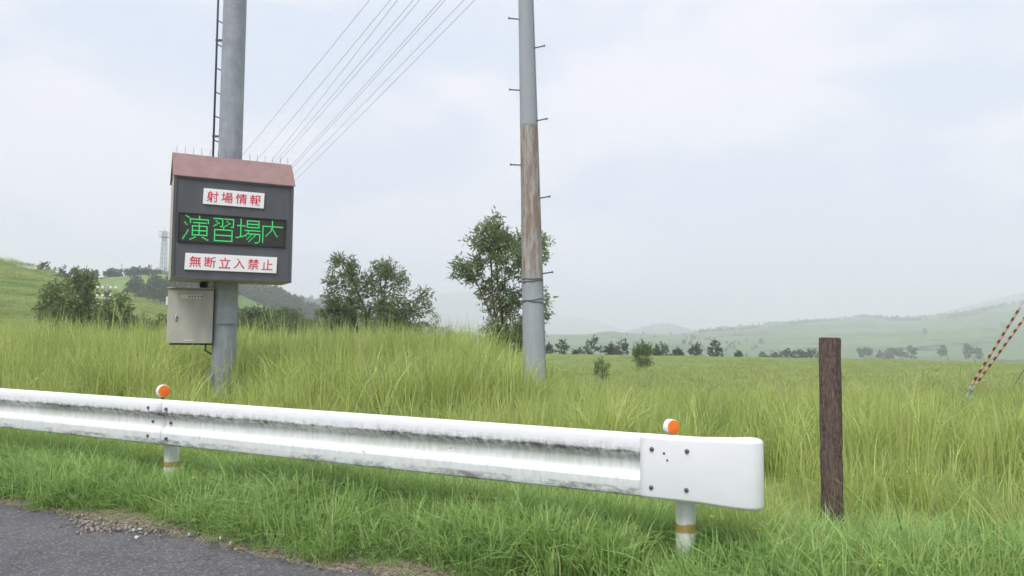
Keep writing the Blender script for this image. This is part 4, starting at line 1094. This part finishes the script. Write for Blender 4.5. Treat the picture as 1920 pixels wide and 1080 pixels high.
    for i, (x, y, rx, ry, Y, lab) in enumerate(cr):
        b = px_blobs([(x, y, rx * .8, ry * .5), (x + rx * .3, y - ry * .5, rx * .45, ry * .4), (x - rx * .4, y + ry * .4, rx * .7, ry * .4), (x + rx * .4, y + ry * .6, rx * .7, ry * .4), (x, y + ry * 1.2, rx * .5, ry * .5)], Y, .9)
        p = at(x, y + ry * 2.0, Y)
        tree('crest_tree', lab or f'dark hilltop tree, {ORD[11 - i]} from the lattice tower along the left crest', (p.x, p.y, p.z), b, 60, 12, .0024 * Y, .0034 * Y, .0017 * Y, 'leaf_pine', .0007 * Y, 'trees along the left hill crest', 110 + i, shell=.3, nper=3)
make_trees()

def make_woods():
    protos = []
    for i in range(4):
        g = random.Random(200 + i)
        bl = [((g.uniform(-.15, .15), g.uniform(-.15, .15), .35 + .16 * k), (.36 - .06 * k, .36 - .06 * k, .22)) for k in range(4)]
        pos, dirs, tint, C, cd = blob_crown(bl, 46, 9, .12, 0, .5, 210 + i)
        protos.append(leaf_mesh('wood', pos, dirs, .13, .08, tint, M['leaf_pine']))
    WOOD = coll_of('wood_crown', protos)
    def put(name, rname, n, xr, cond, size, label):
        P_, S_ = [], []
        g = random.Random(hash(name) % 1000 if False else len(name) * 7 + n)
        tries = 0
        while len(P_) < n and tries < n * 60:
            tries += 1
            x = g.uniform(*xr); t = g.random() ** .7
            if not cond(x, t, g): continue
            p = ridge_point(rname, x, t); P_.append((p.x, p.y, p.z - .3)); s = size * g.uniform(.6, 1.25); S_.append((s * g.uniform(.8, 1.15), s, s * g.uniform(.8, 1.25)))
        P_ = np.array(P_); m_ = len(P_)
        scatter(name, P_, np.column_stack([np.zeros(m_), np.zeros(m_), rng.uniform(0, 6.28, m_)]), np.array(S_), rng.integers(0, 4, m_), WOOD, label, 'woodland')
    put('hillside_wood', 'wooded_ridge', 900, (300, 660), lambda x, t, g: t > .12, 7.0, 'dense dark wood covering the ridge behind the sign pole')
    def slope_ok(x, t, g):
        y = to_px(ridge_point('hill_behind', x, t))[1]; return 548 - (x - 245) * .10 < y < 560 + (x - 245) * .42
    put('slope_wood', 'hill_behind', 300, (246, 440), slope_ok, 4.0, 'bluish wood on the green slope behind the control cabinet')
    put('far_hill_wood', 'wooded_hill', 900, (400, 880), lambda x, t, g: t > .2, 9.0, 'hazy wood on the far hill behind the wide willow')
    put('cone_hill_wood', 'cone_hill', 300, (1130, 1350), lambda x, t, g: t > .3, 5.0, 'hazy wood on the small round hill in the distance')
    def strip(x, t, g):
        a = .98 < t or abs(t - (.70 + .10 * math.sin(x * .013) + (x - 1500) * .00028)) < .035 * abs(math.sin(x * .021 + 1)) or g.random() < .002
        return a
    put('ridge_trees', 'long_ridge', 650, (1300, 1960), strip, 4.6, 'scattered tiny trees over the long hazy ridge on the right')
    put('plateau_trees', 'plateau', 60, (1020, 1420), lambda x, t, g: x > 1280 or g.random() < .1, 3.4, 'tiny trees dotted over the hazy plateau')
make_woods()

# ------------------------------------------------------------------ far small things: lattice tower, masts, lamp rack
def build_far():
    Y = 262; b = at(306, 515, Y); top = at(306, 434, Y); hgt = top.z - b.z
    t = thing('lattice_tower', 'slim steel lattice tower with a platform on top, on the far crest', 'tower', (b.x, b.y, b.z - .5))
    w0, w1 = .95, .55
    def leg(s, q, f): w = w0 + (w1 - w0) * f; return Vector((b.x + s * w, b.y + q * w, b.z - .5 + (hgt + .5) * f))
    for s in (-1, 1):
        for q in (-1, 1): MB().tube([leg(s, q, 0), leg(s, q, 1)], .085, 6).build('leg', M['steel_grey'], t, True)
    nb = 10
    for face in range(4):
        c = [(-1, -1), (1, -1), (1, 1), (-1, 1)]; a, e = c[face], c[(face + 1) % 4]; mb = MB()
        for i in range(nb):
            f0, f1 = i / nb, (i + 1) / nb
            mb.tube([leg(*a, f0), leg(*e, f1)], .045, 4); mb.tube([leg(*e, f0), leg(*a, f1)], .045, 4); mb.tube([leg(*a, f1), leg(*e, f1)], .045, 4)
        mb.build('bracing', M['steel_grey'], t)
    MB().box((b.x, b.y, top.z - 2.0), (2.9, 2.9, .16)).build('platform', M['steel_grey'], t)
    mb = MB()
    for s in (-1, 1):
        for q in (-1, 1): mb.tube([(b.x + s * 1.4, b.y + q * 1.4, top.z - 2), (b.x + s * 1.4, b.y + q * 1.4, top.z - .2)], .05, 4)
    for z in (-.2, -1.1):
        for s in (-1, 1): mb.box((b.x, b.y + s * 1.4, top.z + z), (2.9, .08, .12)).box((b.x + s * 1.4, b.y, top.z + z), (.08, 2.8, .12))
    mb.build('railing', M['steel_grey'], t)
    MB().tube([(b.x, b.y, top.z - .2), (b.x + .1, b.y, top.z + 2.0)], .06, 5).build('antenna', M['steel_grey'], t)
    for i, (x, y0, y1) in enumerate(((228.5, 494, 517), (284, 496, 517))):
        p, q = at(x, y1, 262), at(x, y0, 262)
        m_ = thing('far_mast', ('thin mast standing among the crest trees, farther from the lattice tower' if i == 0 else 'thin mast on the crest beside the lattice tower'), 'mast', (p.x, p.y, p.z - .5))
        MB().tube([(p.x, p.y, p.z - .5), q], [.14, .09], 6).build('shaft', M['steel_grey'], m_); MB().box((q.x, q.y, q.z - .6), (1.0, .1, .1)).build('arm', M['steel_grey'], m_)
    # lamp rack on the hillside
    p = ridge_hit('hill', 199, 580) if False else at(199, 582, 75); Y = p.y
    s = Y / F
    m = thing('lamp_rack', 'rack of small white lamps on crossbars standing on the green hillside', 'lamp rack', (p.x, p.y, p.z - 1.0))
    MB().tube([(p.x, Y, p.z - 1.0), (p.x, Y, at(199, 531, Y).z)], .07, 8).build('post', M['steel_grey'], m, True)
    for r_, (py, xs) in enumerate(((539, (184, 193.5, 208.5, 218)), (554.5, (183, 193, 208.5)))):
        c = at(199, py + 3, Y); a, e = at(179, py + 4, Y), at(220, py + 4, Y)
        br = MB().box(((a.x + e.x) / 2, Y, (a.z + e.z) / 2), ((e.x - a.x), .06, .07)).build('crossbar', M['white_plastic'] if r_ else M['steel_grey'], m)
        q = at(199.5, py, Y); MB().tube([(q.x, Y - .06, q.z), (q.x, Y - .02, q.z)], .26 if r_ == 0 else .2, 12).build('round_plate', M['steel_grey'], m)
        for x in xs:
            q = at(x, py - .5, Y); lp = MB().tube([(q.x, Y, q.z + .0), (q.x, Y - .12, q.z + .0), (q.x, Y - .14, q.z)], [.11, .135, .12], 10).build('lamp', M['white_plastic'], m, True, 40)
    w = at(188, 571, Y); MB().box((w.x, Y - .1, w.z), (.62, .3, .26), None, .03).build('equipment_box', M['white_plastic'], m)
build_far()

# ------------------------------------------------------------------ small things on the verge
def make_gravel():
    base = []
    bm = bmesh.new(); bmesh.ops.create_icosphere(bm, subdivisions=1, radius=1.0); bv = [v.co.copy() for v in bm.verts]; bm.verts.index_update(); bf = [[v.index for v in f.verts] for f in bm.faces]; bm.free()
    g = random.Random(11)
    m = mat('gravel', (.3, .27, .24), .85); k = N(m); a = k.node('ShaderNodeAttribute', attribute_name='tint'); k.color(a.outputs['Color']); M['gravel'] = m
    vs, fs, tc = [], [], []
    def stone(p, r, col):
        b = len(vs); rt = Euler((g.uniform(0, 6), g.uniform(0, 6), g.uniform(0, 6))).to_matrix(); sc = Vector((g.uniform(.7, 1.4), g.uniform(.6, 1.1), g.uniform(.4, .8)))
        for v in bv:
            q = rt @ Vector((v.x * sc.x, v.y * sc.y, v.z * sc.z)) * (r * g.uniform(.85, 1.15)); vs.append(p + q); tc.append((*col, 1))
        fs.extend([tuple(i + b for i in f) for f in bf])
    def spot(u, n): p = T * (u + T.dot(P_R)) + TN * n; return p
    for i in range(1500):
        if i < 520: u = g.gauss(-3.62, .26); n = edge_n(u) + g.gauss(.0, .075)
        else: u = g.uniform(-8.5, .6); n = edge_n(u) + abs(g.gauss(0, .10)) - .05
        p = spot(u, n); r = g.uniform(.003, .011) * (1.25 if i < 520 else 1)
        p.z = max(.004 if n < edge_n(u) else -9, gz(p.x, p.y)) + r * .3
        c = g.uniform(.10, .34); stone(p, r, (c * 1.06, c * .95, c * .84))
    for i in range(420):                                            # crumbs lying on the asphalt
        u = g.uniform(-7, .3); n = edge_n(u) - abs(g.gauss(0, .35)); p = spot(u, n); r = g.uniform(.0015, .0045); p.z = .004 + r * .3
        c = g.uniform(.12, .45); stone(p, r, (c, c * .96, c * .92))
    for (x, y) in ((250, 995), (263, 993), (256, 1008), (355, 1003), (432, 1019), (414, 1010)):
        q = on_plane(x, y, Vector((0, 0, .012)), Vector((0, 0, 1))); stone(Vector((q.x, q.y, .014)), .013, (.62, .61, .58))
    me = bpy.data.meshes.new('gravel'); me.from_pydata([tuple(v) for v in vs], [], fs); me.materials.append(m)
    a = me.attributes.new('tint', 'FLOAT_COLOR', 'POINT'); a.data.foreach_set('color', np.array(tc, np.float32).ravel())
    o = bpy.data.objects.new('gravel', me); COL.objects.link(o); tag(o, 'loose grey brown gravel and crumbs along the asphalt edge', 'gravel', kind='stuff')
    # dead grass stems lying along the edge
    m = mat('straw', (.36, .29, .18), .8); mb = MB()
    for i in range(900):
        u = g.uniform(-9, 1.0); n = edge_n(u) + g.gauss(.10, .10); p = spot(u, n); p.z = max(gz(p.x, p.y), .005 if n < edge_n(u) else -9) + g.uniform(.004, .02)
        a = g.uniform(0, 6.28); d = Vector((math.cos(a), math.sin(a), g.uniform(-.05, .12))) * g.uniform(.03, .13); s = Vector((-d.y, d.x, 0)).normalized() * .002
        mb.add([p - s, p + s, p + d + s * .5, p + d - s * .5], [(0, 1, 2, 3)])
    o = mb.build('dead_grass', m); tag(o, 'dry straw coloured dead grass littering the road edge', 'dead grass', kind='stuff')
    # yellow flowers in the verge
    m = mat('petal', (.80, .62, .03), .5); mb = MB(); st_ = MB()
    fl = [(1415, 993), (1462, 1021), (600, 985), (1424, 994), (363, 897), (1335, 970), (1690, 915), (1440, 985), (598, 990), (1708, 1062), (1652, 1062)]
    for (x, y) in fl:
        q = on_plane(x, y, Vector((0, 0, .24)), Vector((0, 0, 1)))
        if TN.dot(q) < N_EDGE + .2: q = on_plane(x, y, Vector((0, 0, .10)), Vector((0, 0, 1)))
        st_.tube([(q.x, q.y, gz(q.x, q.y)), q], .0012, 4)
        for k in range(5):
            a = 2 * math.pi * k / 5 + x; d = Vector((math.cos(a), math.sin(a), .5)) * .017; s = Vector((-math.sin(a), math.cos(a), 0)) * .009
            mb.add([q, q + d * .6 + s, q + d, q + d * .6 - s], [(0, 1, 2, 3)])
    tag(st_.build('flower_stems', M['grass_verge']), 'thin green stems of the tiny yellow wildflowers', 'stems', kind='stuff'); o = mb.build('yellow_flowers', m); tag(o, 'tiny yellow wildflowers scattered in the green verge', 'flowers', kind='stuff')
def make_clover():
    g = random.Random(21); pos, dr, tn, LL = [], [], [], []
    cl = [(540, 985, .30), (500, 1000, .2), (160, 925, .25), (330, 985, .2), (690, 1020, .3), (820, 1040, .3), (930, 1050, .3), (1130, 1040, .3), (60, 905, .25), (420, 965, .2), (1330, 1050, .25), (1600, 1055, .3)]
    for (x, y, rr) in cl:
        c = on_plane(x, y, Vector((0, 0, .05)), Vector((0, 0, 1)))
        for i in range(150):
            a = g.uniform(0, 6.28); q = rr * math.sqrt(g.random()); p = Vector((c.x + q * math.cos(a), c.y + q * math.sin(a), 0))
            if TN.dot(p) < edge_n(TN.dot(p) * 0 + T.dot(p) - T.dot(P_R)) + .02: continue
            p.z = gz(p.x, p.y) + g.uniform(.03, .13) * (1.2 - q / rr)
            for k in range(3):
                b = a + k * 2.1; pos.append(p); dr.append((math.cos(b), math.sin(b), g.uniform(.0, .5))); tn.append(g.random()); LL.append(g.uniform(.010, .020))
    o = leaf_mesh('clover', np.array(pos, float), unit(np.array(dr)), np.array(LL), np.array(LL) * .85, np.array(tn), M['clover_leaf']); COL.objects.link(o)
    tag(o, 'low clover and weeds growing along the road edge', 'clover', kind='stuff')
leaf_mat('clover_leaf', (.11, .23, .08), (.22, .34, .13), (.20, .30, .09), .3)
make_clover()
make_gravel()
make_grass()
hill_grass()

# ------------------------------------------------------------------ haze in the air
def build_haze():
    m = bpy.data.materials.new('haze'); m.use_nodes = True; nt = m.node_tree; nt.nodes.clear()
    pv = nt.nodes.new('ShaderNodeVolumePrincipled'); out = nt.nodes.new('ShaderNodeOutputMaterial')
    pv.inputs['Color'].default_value = (.91, .92, 1.0, 1); pv.inputs['Density'].default_value = HAZE; pv.inputs['Anisotropy'].default_value = .0
    nt.links.new(pv.outputs[0], out.inputs['Volume'])
    mb = MB().box((0, 0, 120), (19600, 19600, 300)); o = mb.build('haze', m); tag(o, 'pale summer haze lying over the whole valley', 'haze', kind='stuff')
HAZE = .00086
build_haze()
